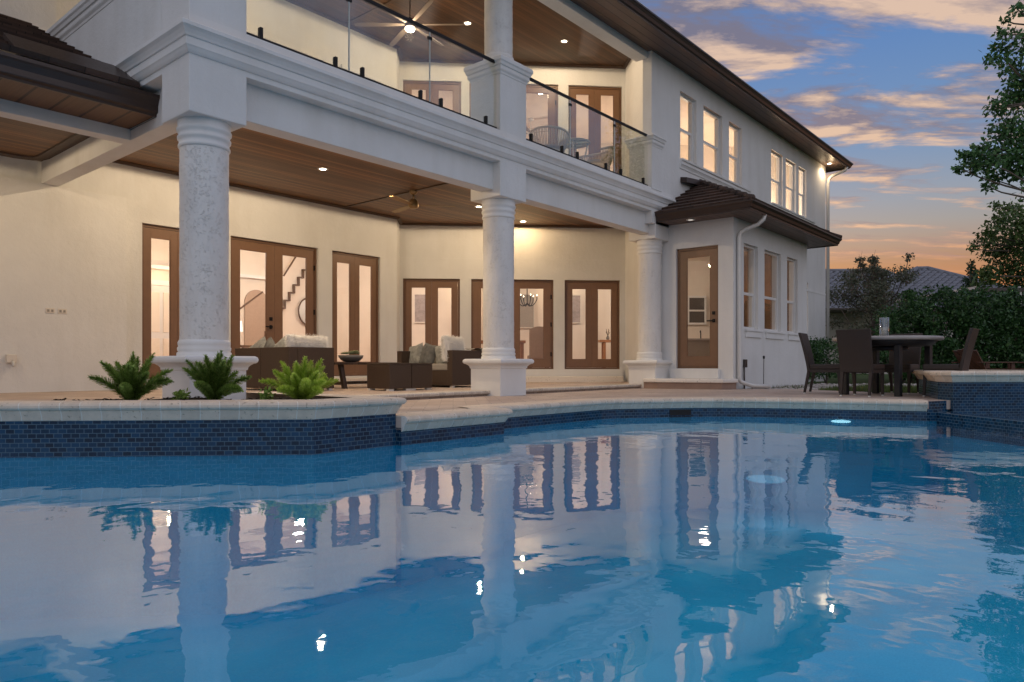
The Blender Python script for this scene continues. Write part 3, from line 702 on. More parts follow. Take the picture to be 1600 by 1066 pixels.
# staircase with zigzag treads on the living room wall
m = MB(); sx, sz = 10.05, .89
for k in range(11):
    x = sx + k * .145; z = sz + k * .222
    m.box(x, x + .17, 17.38, 17.49, z, z + .035); m.box(x + .145, x + .17, 17.38, 17.49, z + .035, z + .222)
m.build('staircase', M['darkwood'], house)
m = MB(); m.tube([(9.0, 16.85, 1.65), (9.93, 16.85, 2.35)], .024); m.tube([(10.54, 16.85, 2.82), (10.92, 16.85, 3.39)], .024); m.build('handrail', M['darkwood'], house)
ar = [(9.78, FZ)] + [(10.12 - .34 * math.cos(a), 2.1 + .36 * math.sin(a)) for a in [math.pi * k / 16 for k in range(17)]] + [(10.46, FZ)]
m = MB(); m.raw([(p[0], 17.45, p[1]) for p in ar] + [(p[0], 17.49, p[1]) for p in ar], [tuple(range(len(ar)))] + [(i, i + 1, len(ar) + i + 1, len(ar) + i) for i in range(len(ar) - 1)]); m.build('arched_niche', M['upholstery'], house)
m = MB(); m.box(7.2, 10.7, 17.30, 17.5, 2.74, 2.82); m.build('interior_moulding', M['winframe'], house)

# ------------------------------------------------------------------ lamps (some seen lit, others unseen and added for fill)
def recessed(x, y, z, label, watt, spot=True, group='recessed downlights', size=R(179), dim=False, col=(1, .76, .49)):
    t = thing('recessed_light', label, 'ceiling light', (x, y, z), group)
    m = MB(); m.lathe([(.052, -.004), (.056, -.010), (.085, -.010), (.088, -.004), (.088, 0)], (x, y), 28, z); m.build('trim_ring', M['white_metal'], t)
    m = MB(); m.lathe([(.001, -.006), (.052, -.006)], (x, y), 28, z); m.build('lens', M['lampdim' if dim else 'lamp'], t)
    if watt:
        l = bpy.data.lights.new('downlight_lamp', 'SPOT'); l.energy = watt; l.color = col; l.spot_size = size; l.spot_blend = .05 if size > 3 else .6; l.shadow_soft_size = .03
        o = bpy.data.objects.new('downlight_lamp', l); COL.objects.link(o); o.parent = t; o.location = (0, 0, -.06)
PW = 72
recessed(7.05, 10.1, CL, 'lit round ceiling light nearest the thick left column', PW)
recessed(10.8, 10.06, CL, 'lit round ceiling light beside the middle column capital', PW * 1.15)
recessed(12.57, 10.33, CL, 'lit round ceiling light right of the middle column, above warm wall glow', PW * .32, col=(1, .66, .32))
recessed(7.05, 8.25, CL, 'unseen fill light added behind the front beam, left bay', PW * 1.15, size=R(100))  # row added out of view, bounces warm fill onto floor and beam undersides
recessed(5.2, 8.25, CL, 'unseen fill light added behind the front beam near the corner pier', PW * 1.15, size=R(100))  # unseen, same added fill row
recessed(5.2, 10.1, CL, 'unseen fill light added above the left glazed door', PW * 1.35)  # no fixture in view here, added to light the patio
recessed(10.8, 8.25, CL, 'unseen fill light added behind the front beam, right bay', PW * 1.15, size=R(100))  # unseen, last of the added fill row
recessed(1.6, 10.6, 3.45, 'round porch ceiling light under the tiled lean-to roof', PW * .8)
recessed(10.65, 10.23, CU, 'lit round balcony ceiling light beside the upper column', PW * 1.3)
recessed(6.2, 10.23, CU, 'round balcony ceiling light above the left balcony windows', PW * 1.2)
recessed(12.6, 9.2, CU, 'round balcony ceiling light near the wing corner', PW * .8)
recessed(13.1, 6.48, 3.345, 'pale round soffit light above the side door step', 0, dim=True, group='soffit lights')
recessed(23.35, 6.88, 6.722, 'soffit light glowing at the far eave corner', 22, group='soffit lights', size=R(165))
def bulb(x, y, z, w, r=.12, col=(1, .87, .75)):
    l = bpy.data.lights.new('room_lamp', 'POINT'); l.energy = w; l.color = col; l.shadow_soft_size = r
    o = bpy.data.objects.new('room_lamp', l); COL.objects.link(o); o.location = (x, y, z)
bulb(23.35, 6.82, 6.52, 4, .04, (1, .72, .42))
LW = 110
for (x, y) in ((6.0, 14.8), (9.8, 15.0)): bulb(x, y, 2.9, LW)
for (x, y) in ((12.3, 14.0), (16.4, 9.9)): bulb(x, y, 2.9, LW * .82)
for (x, y, z) in ((15.0, 14.55, 2.6), (16.9, 12.6, 2.75), (7.6, 17.0, 2.6)): bulb(x, y, z, 7, .05, (1, .74, .42))  # unseen small lamps added close to the walls for a warm gradient
bulb(15.6, 7.4, 3.0, 5)
for (x, y) in ((6.2, 14.6), (9.5, 14.8), (12.6, 13.8), (15.2, 10.9), (18.3, 9.0), (21.2, 8.4)): bulb(x, y, 5.0, LW * (.95 if x > 17 else .55), .12, (1, .83, .62) if x > 17 else (1, .87, .75))

# ------------------------------------------------------------------ interior furniture glimpsed through the doors
def framed(c, w, h, label, mat='canvas', n=(-.7071, -.7071)):
    u = (-n[1], n[0]); t = thing('picture_frame', label, 'picture', (c[0], c[1], c[2]), 'pictures on the dining room wall')
    o = (c[0], c[1]); z0, z1 = c[2] - h / 2, c[2] + h / 2; m = MB()
    for (a, b, q, r) in ((-w / 2, -w / 2 + .03, z0, z1), (w / 2 - .03, w / 2, z0, z1), (-w / 2 + .03, w / 2 - .03, z1 - .03, z1), (-w / 2 + .03, w / 2 - .03, z0, z0 + .03)): m.obox(o, u, n, a, b, 0, .035, q, r)
    m.build('frame', M['mat'], t); m = MB(); m.obox(o, u, n, -w / 2 + .03, w / 2 - .03, 0, .02, z0 + .03, z1 - .03); m.build('artwork', M[mat], t)
framed((14.26, 15.58, 2.12), .42, .86, 'dark grey abstract picture seen through the left glazed door of the angled wall')
framed((17.42, 12.42, 2.13), .52, .86, 'grey abstract picture seen through the right glazed door of the angled wall')
framed((16.40, 13.44, 2.06), .62, 1.02, 'pale grey panel picture on the wall behind the chandelier', 'cushion')
t = thing('chandelier', 'small curled metal chandelier hanging in the dining room', 'chandelier', (14.62, 11.88, 3.6))
m = MB(); m.tube([(14.62, 11.88, 3.62), (14.62, 11.88, 2.05)], .012)
for k in range(6):
    a = k * math.pi / 3; q = []
    for i in range(9):
        f = i / 8; q.append((14.62 + math.cos(a) * .26 * f, 11.88 + math.sin(a) * .26 * f, 2.1 - .1 * math.sin(f * math.pi) + .08 * f * f))
    m.tube(q, .011, 6); m.tube([q[-1], (q[-1][0], q[-1][1], q[-1][2] + .09)], .012, 6)
m.build('arm', M['black'], t)
for k in range(6):
    a = k * math.pi / 3; m = MB(); m.lathe([(.001, 0), (.010, .012), (.009, .03), (.001, .05)], (14.62 + math.cos(a) * .26, 11.88 + math.sin(a) * .26), 10, 2.27); m.build('lit_bulb', M['lampsoft'], t)
t = thing('dining_chair', 'taupe upholstered dining chair with arched back inside the dining room', 'chair', (14.55, 11.45, FZ))
u, nn = D45, (-.7071, -.7071); m = MB()
pr = [(-.26, .42), (.26, .42), (.26, 1.16)] + [(.26 - .52 * k / 10, 1.16 + .07 * math.sin(math.pi * k / 10)) for k in range(1, 10)] + [(-.26, 1.16)]
V = [(14.55 + u[0] * a + nn[0] * b, 11.45 + u[1] * a + nn[1] * b, FZ + z) for b in (.2, .28) for (a, z) in pr]; q = len(pr)
m.raw(V, [tuple(range(q)), tuple(range(2 * q - 1, q - 1, -1))] + [(i, (i + 1) % q, q + (i + 1) % q, q + i) for i in range(q)]); m.build('backrest', M['upholstery'], t, fix=True)
m = MB(); m.obox((14.55, 11.45), u, nn, -.26, .26, -.28, .2, FZ + .36, FZ + .5); m.build('seat', M['upholstery'], t, bevel=.03)
for (a, b) in ((-.22, -.24), (.22, -.24), (-.22, .22), (.22, .22)): m = MB(); m.obox((14.55, 11.45), u, nn, a - .022, a + .022, b - .022, b + .022, FZ, FZ + .37); m.build('leg', M['darkwood'], t)
t = thing('dining_table', 'orange oak dining table end seen beside the upholstered chair', 'table', (14.3, 12.5, FZ))
m = MB(); m.obox((14.35, 12.35), u, nn, -.95, .45, -.5, .5, 1.03, 1.10); m.build('tabletop', M['oak'], t, bevel=.008)
for (a, b) in ((-.85, -.42), (.36, -.42), (-.85, .42), (.36, .42)): m = MB(); m.obox((14.35, 12.35), u, nn, a - .045, a + .045, b - .045, b + .045, FZ, 1.03); m.build('leg', M['oak'], t)
t = thing('console_table', 'narrow orange oak console table with splayed leg behind the right glazed door', 'table', (17.3, 11.25, FZ))
m = MB(); m.obox((17.29, 11.21), u, nn, -.16, .55, -.17, .17, 1.11, 1.18); m.build('tabletop', M['oak'], t, bevel=.006)
for (a, b) in ((-.02, -.1), (-.02, .1), (.5, -.1), (.5, .1)): m = MB(); m.obox((17.29, 11.21), u, nn, a - .035, a + .035, b - .035, b + .035, FZ, 1.11); m.build('leg', M['oak'], t)
t = thing('flower_vase', 'small vase of twigs on the oak console table', 'vase', (17.36, 11.14, 1.18))
m = MB(); m.lathe([(.03, 0), (.05, .04), (.045, .08), (.02, .12), (.024, .13)], (17.36, 11.14), 16, 1.18); m.build('vase', M['ceramic'], t)
m = MB()
for k in range(7): m.tube([(17.36, 11.14, 1.3), (17.36 + random.uniform(-.09, .09), 11.14 + random.uniform(-.09, .09), 1.3 + random.uniform(.1, .2))], .006, 5)
m.build('twig', M['darkwood'], t)
t = thing('wall_mirror', 'round thin framed mirror on the living room wall beside the stairs', 'mirror', (11.75, 17.4, 1.97))
m = MB(); m.tube([(11.75 + .40 * math.cos(a), 17.4, 1.97 + .40 * math.sin(a)) for a in [2 * math.pi * k / 40 for k in range(41)]], .02, 6); m.build('frame', M['darkwood'], t)
m = MB(); m.face([(11.75 + .39 * math.cos(a), 17.41, 1.97 + .39 * math.sin(a)) for a in [2 * math.pi * k / 40 for k in range(40)]]); m.build('mirror_glass', M['mirror'], t)
t = thing('kitchen_window', 'dark kitchen window with white frame seen through the side door', 'window', (20.1, 9.75, 1.7))
m = MB(); o = (20.1, 9.75); n_ = (-.7071, -.7071)
for (a, b, q, r) in ((-.29, -.24, 1.68, 2.55), (.24, .29, 1.68, 2.55), (-.24, .24, 2.49, 2.55), (-.24, .24, 1.68, 1.74), (-.24, .24, 2.08, 2.13)): m.obox(o, u, n_, a, b, 0, .06, q, r)
m.build('frame', M['winframe'], t); m = MB(); m.obox(o, u, n_, -.24, .24, .0, .02, 1.74, 2.49); m.build('pane', M['gutter_grey'], t)
t = thing('kitchen_counter', 'pale kitchen island with dark faucet seen through the side door', 'counter', (18.2, 8.8, FZ))
m = MB(); m.obox((18.2, 8.85), u, n_, -.75, .75, -.45, .3, FZ, 1.13); m.build('cabinet', M['cushion'], t); m = MB(); m.obox((18.2, 8.85), u, n_, -.8, .8, -.5, .35, 1.13, 1.18); m.build('worktop', M['stone'], t)
m = MB(); m.tube([(18.3, 8.75, 1.18), (18.3, 8.75, 1.34), (18.22, 8.72, 1.40), (18.12, 8.68, 1.36)], .016); m.build('faucet', M['black'], t)

t = thing('table_lamp', 'small lit white table lamp glimpsed through the double patio door', 'lamp', (9.05, 16.5, .9))
m = MB(); m.lathe([(.07, 0), (.07, .015), (.02, .03), (.03, .12), (.055, .2), (.03, .3), (.012, .36)], (9.05, 16.5), 20, .95); m.build('base', M['ceramic'], t)
m = MB(); m.lathe([(.12, .34), (.10, .60)], (9.05, 16.5), 28, .95); m.build('lamp_shade', m_emit('lit_lamp_shade', (1, .9, .75), 1.6), t)
t = thing('side_table', 'small dark side table under the lit table lamp', 'table', (9.05, 16.5, FZ))
m = MB(); m.box(8.75, 9.35, 16.25, 16.75, .90, .95); m.build('tabletop', M['darkwood'], t)
for (a, b) in ((8.8, 16.3), (9.3, 16.3), (8.8, 16.7), (9.3, 16.7)): m = MB(); m.box(a - .02, a + .02, b - .02, b + .02, FZ, .90); m.build('leg', M['darkwood'], t)
t = thing('panel_door', 'white panelled room door with black handle seen through the leftmost patio door', 'door', (7.62, 17.45, FZ))
m = MB(); m.box(7.18, 8.06, 17.42, 17.49, FZ, 2.36); m.build('slab', M['winframe'], t)
for (a, b, q, r) in ((7.06, 7.18, FZ, 2.48), (8.06, 8.18, FZ, 2.48), (7.18, 8.06, 2.36, 2.48)): m = MB(); m.box(a, b, 17.40, 17.49, q, r); m.build('casing', M['smooth'], t)
for (a, b) in ((7.28, 7.58), (7.66, 7.96)):
    for (q, r) in ((.40, 1.1), (1.25, 2.2)): m = MB(); m.box(a, b, 17.405, 17.42, q, r); m.build('panel', M['ceil_w'], t, bevel=.006)
m = MB(); m.box(7.90, 8.02, 17.36, 17.42, 1.10, 1.14); m.build('handle', M['black'], t)
# ------------------------------------------------------------------ wall fittings
for x in (3.66, 3.82):
    t = thing('wall_outlet', 'white outlet plate on the left patio wall', 'outlet', (x, 12.05, 1.27), 'outlet plates side by side')
    m = MB(); m.box(x - .058, x + .058, 12.04, 12.05, 1.235, 1.31); m.build('plate', M['plate'], t, bevel=.003)
    for q in (-.026, .026): m = MB(); m.box(x + q - .014, x + q + .014, 12.035, 12.042, 1.255, 1.29); m.build('socket', M['cushion'], t)
t = thing('wall_hydrant', 'small white covered tap low on the left patio wall', 'tap', (3.16, 12.05, .50))
m = MB(); m.box(3.10, 3.22, 11.96, 12.05, .50, .62); m.build('cover', M['plate'], t, bevel=.012); m = MB(); m.tube([(3.17, 11.97, .53), (3.17, 11.93, .49), (3.17, 11.92, .45)], .02, 8); m.build('spout', M['white_metal'], t)
t = thing('electrical_conduit', 'grey conduit with small box low on the bay wall beside the downspout', 'conduit', (13.86, 5.68, .0))
m = MB(); m.tube([(13.84, 5.69, -.02), (13.84, 5.69, .45)], .016, 8); m.build('pipe', M['gutter_grey'], t); m = MB(); m.box(13.84, 13.93, 5.66, 5.72, .42, .58); m.build('box', M['gutter_grey'], t, bevel=.008)
t = thing('garden_stake', 'thin garden stake with small dark head before the bay wall', 'stake', (14.35, 5.5, -.04))
m = MB(); m.tube([(14.35, 5.5, -.04), (14.42, 5.52, .60)], .007, 6); m.build('rod', M['gutter_grey'], t); m = MB(); m.lathe([(.001, 0), (.02, .01), (.022, .06), (.001, .07)], (14.42, 5.52), 12, .59); m.build('head', M['black'], t)

# ------------------------------------------------------------------ ground, pool, decks
def holed(name, outer, hole, z, mat, depth=0):
    from mathutils.geometry import tessellate_polygon
    A = [Vector((p[0], p[1], 0)) for p in outer]; H = [Vector((p[0], p[1], 0)) for p in hole]
    tri = tessellate_polygon([A, H]); P = A + H
    m = MB(); m.raw([(p.x, p.y, z) for p in P], [tuple(t) for t in tri])
    if depth:
        for q in (outer, hole):
            for i in range(len(q)):
                a, b = q[i], q[(i + 1) % len(q)]; m.face([(a[0], a[1], z - depth), (b[0], b[1], z - depth), (b[0], b[1], z), (a[0], a[1], z)])
    return m.build(name, M[mat], fix=True)
POOL = [(.75, 7.72), (3.43, 5.04), (4.31, 5.05), (4.32, 4.985), (5.74, 4.98), (5.92, 5.38), (8.15, 5.33), (8.40, 5.26), (9.35, 4.58), (9.62, 4.32), (9.86, 3.95), (9.98, 3.7), (10.62, 1.92), (10.73, 1.81), (8.55, -.17), (8.3, -5), (-4, -5), (-4, 7.72)]
HOLE = [p for p in POOL[:13]] + [(11.02, 1.78), (13.4, -.6), (11.2, -2.8), (8.45, -.3)] + POOL[15:]
big = [(-400, -400), (400, -400), (400, 400), (-400, 400)]
struct(holed('ground', big, [(-8.5, -8.5), (13.3, -8.5), (13.3, 7.4), (3.7, 7.4), (3.7, 11), (-8.5, 11)], -.045, 'lawn'))
struct(holed('pool_deck', [(-9, -9), (13.6, -9), (13.55, 2.3), (13.4, 3.1), (14.25, 4.9), (13.95, 5.6), (13.42, 5.74), (13.42, 7.6), (3.8, 7.6), (3.8, 11.9), (-9, 11.9)], HOLE, 0, 'paver', .12))
pat = [(-6, 12.1), (-6, 8.4), (.2, 8.4), (3.5, 5.2), (4.2, 5.2), (4.25, 7.33), (7.0, 7.36), (13.42, 7.45), (13.4, 7.7), (14.66, 8.93), (10.92, 12.66), (10.4, 12.25)]
m = MB(); m.prism(pat, -.1, UP); struct(m.build('patio', M['paver']))
m = MB(); m.sweep([(4.27, 7.30), (8.12, 7.36)], [(-.24, UP - .05), (.02, UP - .05), (.045, UP - .035), (.052, UP - .01), (.045, UP + .003), (.03, UP + .008), (-.24, UP + .008)]); struct(m.build('patio_step', M['coping_w']))
m = MB(); m.sweep([(8.70, 7.37), (12.75, 7.43)], [(-.24, UP - .05), (.02, UP - .05), (.045, UP - .035), (.052, UP - .01), (.045, UP + .003), (.03, UP + .008), (-.24, UP + .008)]); struct(m.build('patio_step', M['coping_w']))
m = MB(); n = len(POOL)
V = [(p[0], p[1], -.262) for p in POOL] + [(p[0], p[1], -1.55) for p in POOL]
m.raw(V, [(i, (i + 1) % n, n + (i + 1) % n, n + i) for i in range(n)]); m.face([(p[0], p[1], -1.55) for p in POOL])
struct(m.build('pool_basin', M['plaster']))
m = MB(); m.raw([(p[0], p[1], -.262) for p in POOL] + [(p[0], p[1], -.1) for p in POOL], [(i, (i + 1) % n, n + (i + 1) % n, n + i) for i in range(n) if i != 13])
struct(m.build('pool_waterline', M['mosaic']))
m = MB(); m.face([(p[0], p[1], WZ) for p in POOL[::-1]]); struct(m.build('pool_water', M['water']))
CC = [(-.30, -.12), (.0, -.135), (.012, -.13), (.05, -.068), (.048, -.06), (.066, -.056), (.078, -.04), (.08, -.022), (.072, -.004), (.055, .007), (.03, .01), (-.30, .01)]
m = MB(); m.sweep(POOL[3:13], CC); struct(m.build('pool_coping', M['coping']))
m = MB(); m.sweep(POOL[15:18] + [POOL[0]], CC); struct(m.build('pool_coping', M['coping']))
t = thing('pool_skimmer', 'black skimmer opening in the blue tiled pool edge', 'skimmer', (9.26, 4.64, -.22))
uu, nn_, _ = frame2((8.40, 5.26), (9.35, 4.58)); m = MB(); m.obox((8.40, 5.26), uu, nn_, .80, 1.13, -.01, .006, -.232, -.155); m.build('mouth', M['black'], t)
def pool_lamp(x, y, z, r, mat, label, fz):
    t = thing('pool_light', label, 'pool light', (x, y, z)); n = Vector((-.94, -.34, 0)).normalized(); uq = Vector((-n.y, n.x, 0)); m = MB(); k = 24
    m.face([tuple(Vector((x, y, z)) + n * .03 + uq * r * math.cos(2 * math.pi * i / k) + Vector((0, 0, r * fz * math.sin(2 * math.pi * i / k)))) for i in range(k)]); m.build('lens', M[mat], t)
    m = MB(); m.tube([tuple(Vector((x, y, z)) + n * .025 + uq * (r + .012) * math.cos(2 * math.pi * i / k) + Vector((0, 0, (r * fz + .006) * math.sin(2 * math.pi * i / k)))) for i in range(k + 1)], .006, 6); m.build('rim', M['plaster'], t)
def pool_glow(x, y, z, w):
    l = bpy.data.lights.new('pool_glow', 'POINT'); l.energy = w; l.color = (.35, .8, 1); l.shadow_soft_size = .1
    o = bpy.data.objects.new('pool_glow', l); COL.objects.link(o); o.location = (x, y, z)
pool_glow(9.3, 2.5, -.9, 1.6); pool_glow(9.0, 3.4, -1.1, 1.6)
pool_lamp(10.27, 2.88, -.290, .125, 'poollamp', 'bright cyan pool light just under the water at the far edge', .17)
pool_lamp(9.93, 3.78, -1.12, .26, 'poollamp_deep', 'dim blue pool light deep on the far pool wall', .22)
# planter with tiled wall
pl = [(.75, 7.72), (3.43, 5.04), (4.30, 5.05), (4.30, 7.25)]
t = thing('planter', 'raised planter bed walled with blue mosaic tile and stone coping by the pool', 'planter', (2.6, 6.3, -.3))
m = MB(); m.sweep(pl, [(-.22, -.262), (0.006, -.262), (0.006, .05), (-.22, .05)]); m.build('tiled_wall', M['mosaic'], t)
PC = [(-.27, .03), (.005, .025), (.012, .032), (.045, .105), (.044, .112), (.062, .116), (.074, .132), (.076, .15), (.068, .166), (.05, .174), (.03, .177), (-.27, .177)]
m = MB(); m.sweep(pl, PC); m.build('coping', M['coping'], t)
m = MB(); N_ = 26
def hz(x, y): return .145 + .03 * noise.noise(Vector((x * 3, y * 3, 1))) + .012 * noise.noise(Vector((x * 14, y * 14, 3)))
a0, b0, w0 = Vector((1.85, 6.95)), Vector((3.62, 5.18)), Vector((.62, .62))
for i in range(60):
    for j in range(22):
        q = [a0.lerp(b0, (i + p) / 60) + w0 * ((j + r_) / 22) for p, r_ in ((0, 0), (1, 0), (1, 1), (0, 1))]
        m.face([(v.x, v.y, hz(v.x, v.y)) for v in q])
for k in range(260):
    p = a0.lerp(b0, random.random()) + w0 * random.random(); a = random.random() * 6.28; l = random.uniform(.012, .035); h = hz(p.x, p.y)
    d = Vector((math.cos(a), math.sin(a), random.uniform(-.2, .5))) * l; e = Vector((-math.sin(a), math.cos(a), .3)) * .008; c = Vector((p.x, p.y, h + .01))
    m.face([tuple(c - d - e), tuple(c + d - e), tuple(c + d + e), tuple(c - d + e)])
o = m.build('mulch', M['mulch'], t); o['kind'] = 'stuff'
# raised spa
t = thing('spa_wall', 'raised spa with blue mosaic wall and stone coping beyond the pool', 'spa', (12.4, .9, -.3))
SP = [(11.25, 1.90), (11.04, 1.69), (12.85, -.10), (14.2, .2), (14.4, 1.9), (13.2, 2.5)]
m = MB(); m.sweep(SP, [(0, -.35), (0, .26), (-.3, .26)], closed=True); m.build('tiled_wall', M['mosaic'], t)
m = MB(); m.sweep(SP, [(-.3, .245), (.005, .24), (.02, .25), (.06, .31), (.058, .318), (.08, .322), (.094, .338), (.096, .362), (.085, .38), (.06, .39), (-.3, .39), (-.3, .245)], closed=True); m.build('coping', M['coping'], t)
m = MB(); q = [(p[0] * .9 + 12.7 * .1, p[1] * .9 + 1. * .1) for p in SP]; m.face([(p[0], p[1], .32) for p in q]); m.build('water_surface', M['water'], t)
BS = [(10.73, 1.81), (8.55, -.17), (8.5, -.35), (11.2, -2.8), (13.4, -.6), (11.02, 1.78)]
m = MB(); m.face([(p[0], p[1], -.28) for p in BS]); m.build('catch_basin', M['teal'], t)
m = MB(); m.sweep([(10.66, 1.905), (11.1, 1.74)], [(0, -.4), (0, -.005)]); m.sweep([(10.75, 1.84), (8.55, -.17), (8.50, -.6)], [(-.14, -.42), (.012, -.42), (.012, -.155), (.0, -.145), (-.14, -.145), (-.14, -.42)]); m.build('spill_lip', M['mosaic'], t)
m = MB(); m.face([(p[0], p[1], -.165) for p in BS[::-1]]); m.build('basin_water', M['water'], t)
# river rock and grass between deck and hedge
def rocks(name, pts):
    m = MB()
    for (x, y, z, r) in pts:
        V = []; F = []
        sx, sy, sz = r * random.uniform(.8, 1.3), r * random.uniform(.8, 1.3), r * random.uniform(.5, .8); a = random.random() * 6
        for (ph, k) in ((-1, 1), (-.45, 6), (.35, 6), (1, 1)):
            for i in range(k):
                th = a + i * math.pi / 3; cr = math.sqrt(max(0, 1 - ph * ph)) * random.uniform(.85, 1.1)
                V.append((x + sx * cr * math.cos(th), y + sy * cr * math.sin(th), z + sz * ph))
        for i in range(6):
            j = (i + 1) % 6; F += [(0, 1 + j, 1 + i), (1 + i, 1 + j, 7 + j, 7 + i), (7 + i, 7 + j, 13)]
        m.raw(V, F, True)
    return tag(m.build(name, M['gravel']), kind='stuff')
pts = []
while len(pts) < 2600:
    x, y = random.uniform(13.6, 21), random.uniform(2.6, 6.2)
    d = .7626 * x + .6469 * y; 
    if x < 14.35 and y < 5.0 or y > 5.65 and x < 18.1: continue
    if d > 17.6 or d < 14.0: continue
    if noise.noise(Vector((x * .9, y * .9, 4))) < -.12 and y < 4.6: continue
    pts.append((x, y, -.04 + random.random() * .03, random.uniform(.025, .065)))
rocks('gravel', pts)
def grass(name, spots, hh, n, rad):
    m = MB()
    for (x, y) in spots:
        for k in range(n):
            a = random.random() * 6.28; r = rad * math.sqrt(random.random()); px, py = x + r * math.cos(a), y + r * math.sin(a); h = hh * random.uniform(.5, 1.1)
            b = random.random() * 6.28; dx, dy = math.cos(b) * .006, math.sin(b) * .006; lx, ly = random.uniform(-.5, .5) * h, random.uniform(-.5, .5) * h
            m.face([(px - dx, py - dy, -.05), (px + dx, py + dy, -.05), (px + dx * .6 + lx * .4, py + dy * .6 + ly * .4, h * .6 - .05), (px - dx * .6 + lx * .4, py - dy * .6 + ly * .4, h * .6 - .05)])
            m.face([(px - dx * .6 + lx * .4, py - dy * .6 + ly * .4, h * .6 - .05), (px + dx * .6 + lx * .4, py + dy * .6 + ly * .4, h * .6 - .05), (px + lx, py + ly, h - .05)])
    return tag(m.build(name, M['grassleaf']), kind='stuff')
sp_ = [(14.6, 5.25), (14.8, 5.1), (15.0, 4.95)]
for k in range(150):
    x, y = random.uniform(13.8, 16.8), random.uniform(1.4, 4.3)
    sp_.append((x, y))
grass('grass', sp_, .13, 60, .22)

# ------------------------------------------------------------------ plants
def leaf_quads(m, centres, n, size, ratio=.55, down=.0):
    C_ = np.array([c[:3] for c in centres]); Rr = np.array([c[3] for c in centres]); w = np.array([(c[4] if len(c) > 4 else c[3] ** 2) for c in centres]); w = w / w.sum()
    rg = np.random.default_rng(int(abs(C_.sum()) * 1000) % 99991); idx = rg.choice(len(C_), n, p=w)
    d = rg.normal(size=(n, 3)); d /= np.linalg.norm(d, axis=1)[:, None]; rad = Rr[idx] * (rg.random(n) ** .45) * rg.uniform(.85, 1.15, n)
    P = C_[idx] + d * rad[:, None] * np.array([1, 1, .8])
    a = rg.normal(size=(n, 3)); a[:, 2] -= down; a /= np.linalg.norm(a, axis=1)[:, None]; b = np.cross(a, rg.normal(size=(n, 3))); b /= np.linalg.norm(b, axis=1)[:, None]
    s_ = size * rg.uniform(.6, 1.3, n)[:, None]
    q0, q1, q2, q3 = P, P + a * s_ * .5 + b * s_ * ratio * .5, P + a * s_, P + a * s_ * .5 - b * s_ * ratio * .5
    V = np.stack([q0, q1, q2, q3], 1).reshape(-1, 3); k = len(m.v); m.v += [tuple(v) for v in V.tolist()]
    for i in range(n): m.f.append((k + 4 * i, k + 4 * i + 1, k + 4 * i + 2, k + 4 * i + 3)); m.uv.append(None); m.sm.append(False)
def limb(m, p, q, r0, r1, k=6, wob=.12):
    p, q = Vector(p), Vector(q); L = (q - p).length; pts = []
    for i in range(k + 1):
        f = i / k; pts.append(p.lerp(q, f) + Vector((random.uniform(-1, 1), random.uniform(-1, 1), 0)) * wob * L * .2 * (1 if 0 < i < k else 0))
    m.tube(pts, [r0 + (r1 - r0) * i / k for i in range(k + 1)], 8); return pts
def tree(name, label, base, blobs, n, size, mat, trunk, tr=.14, group=None, ratio=.55, limbs=True, down=.3):
    t = thing(name, label, 'tree', base, group); m = MB(); pts = limb(m, base, trunk, tr, tr * .4)
    if limbs:
        for b in blobs:
            s = min(pts, key=lambda p: (p - Vector(b[:3])).length + .5 * max(0, p.z - b[2] + .3)); limb(m, s, b[:3], tr * .32, .012, 5, .3)
    m.build('trunk', M['bark'], t); m = MB(); leaf_quads(m, blobs, n, size, ratio, down); m.build('crown', M[mat], t); return t
# view aligned helper for laying out the far vegetation: forward distance d and sideways offset r from the pool corner
def fr(d, r): return (.7626 * d + .6469 * r, .6469 * d - .7626 * r)
random.seed(21)
# tall hedge, plants one by one
for k in range(9):
    x, y = fr(21., 11.55 + .80 * k)
    t = thing('hedge_shrub', ('tall dense dark green hedge shrub, plant %s along the clipped row' % ['nearest the house', 'second from the house', 'third from the house', 'behind the dining table', 'behind the right wicker chair', 'behind the slatted chair', 'beyond the spa', 'behind the far slatted chair', 'at the far end'][k]), 'hedge', (x, y, -.05), 'hedge row at the back of the garden')
    m = MB()
    for q in range(3): limb(m, (x + random.uniform(-.2, .2), y + random.uniform(-.2, .2), -.05), (x + random.uniform(-.4, .4), y + random.uniform(-.4, .4), 1.9), .035, .012)
    m.build('stem', M['bark'], t); m = MB(); bl = []
    for q in range(34): bl.append((x + random.uniform(-.6, .6), y + random.uniform(-.55, .55), random.uniform(.2, 2.38), random.uniform(.32, .48)))
    for q in range(5): bl.append((x + random.uniform(-.55, .55), y + random.uniform(-.4, .4), random.uniform(2.42, 2.68), random.uniform(.1, .24), .05))
    leaf_quads(m, bl, 7000, .105); m.build('foliage', M['hedge'], t)
for k, (x, y, s) in enumerate(((18.75, 6.2, .62), (19.9, 5.95, .66), (21.2, 5.6, .7), (22.2, 4.9, .62))):
    t = thing('low_shrub', 'low rounded glossy shrub %s' % ['against the corner of the bay', 'second from the bay corner', 'behind the left wicker chair', 'before the hedge under the pale table'][k], 'shrub', (x, y, -.05), 'low shrubs along the wing wall')
    m = MB(); bl = [(x + random.uniform(-.45, .45), y + random.uniform(-.4, .4), random.uniform(.2, 1.0) * s / .62, .26) for q in range(16)]
    for q in range(3): limb(m, (x, y, -.05), (x + random.uniform(-.3, .3), y + random.uniform(-.3, .3), .8), .02, .008)
    m.build('stem', M['bark'], t); m = MB(); leaf_quads(m, bl, 2600, .075); m.build('foliage', M['hedge'], t)
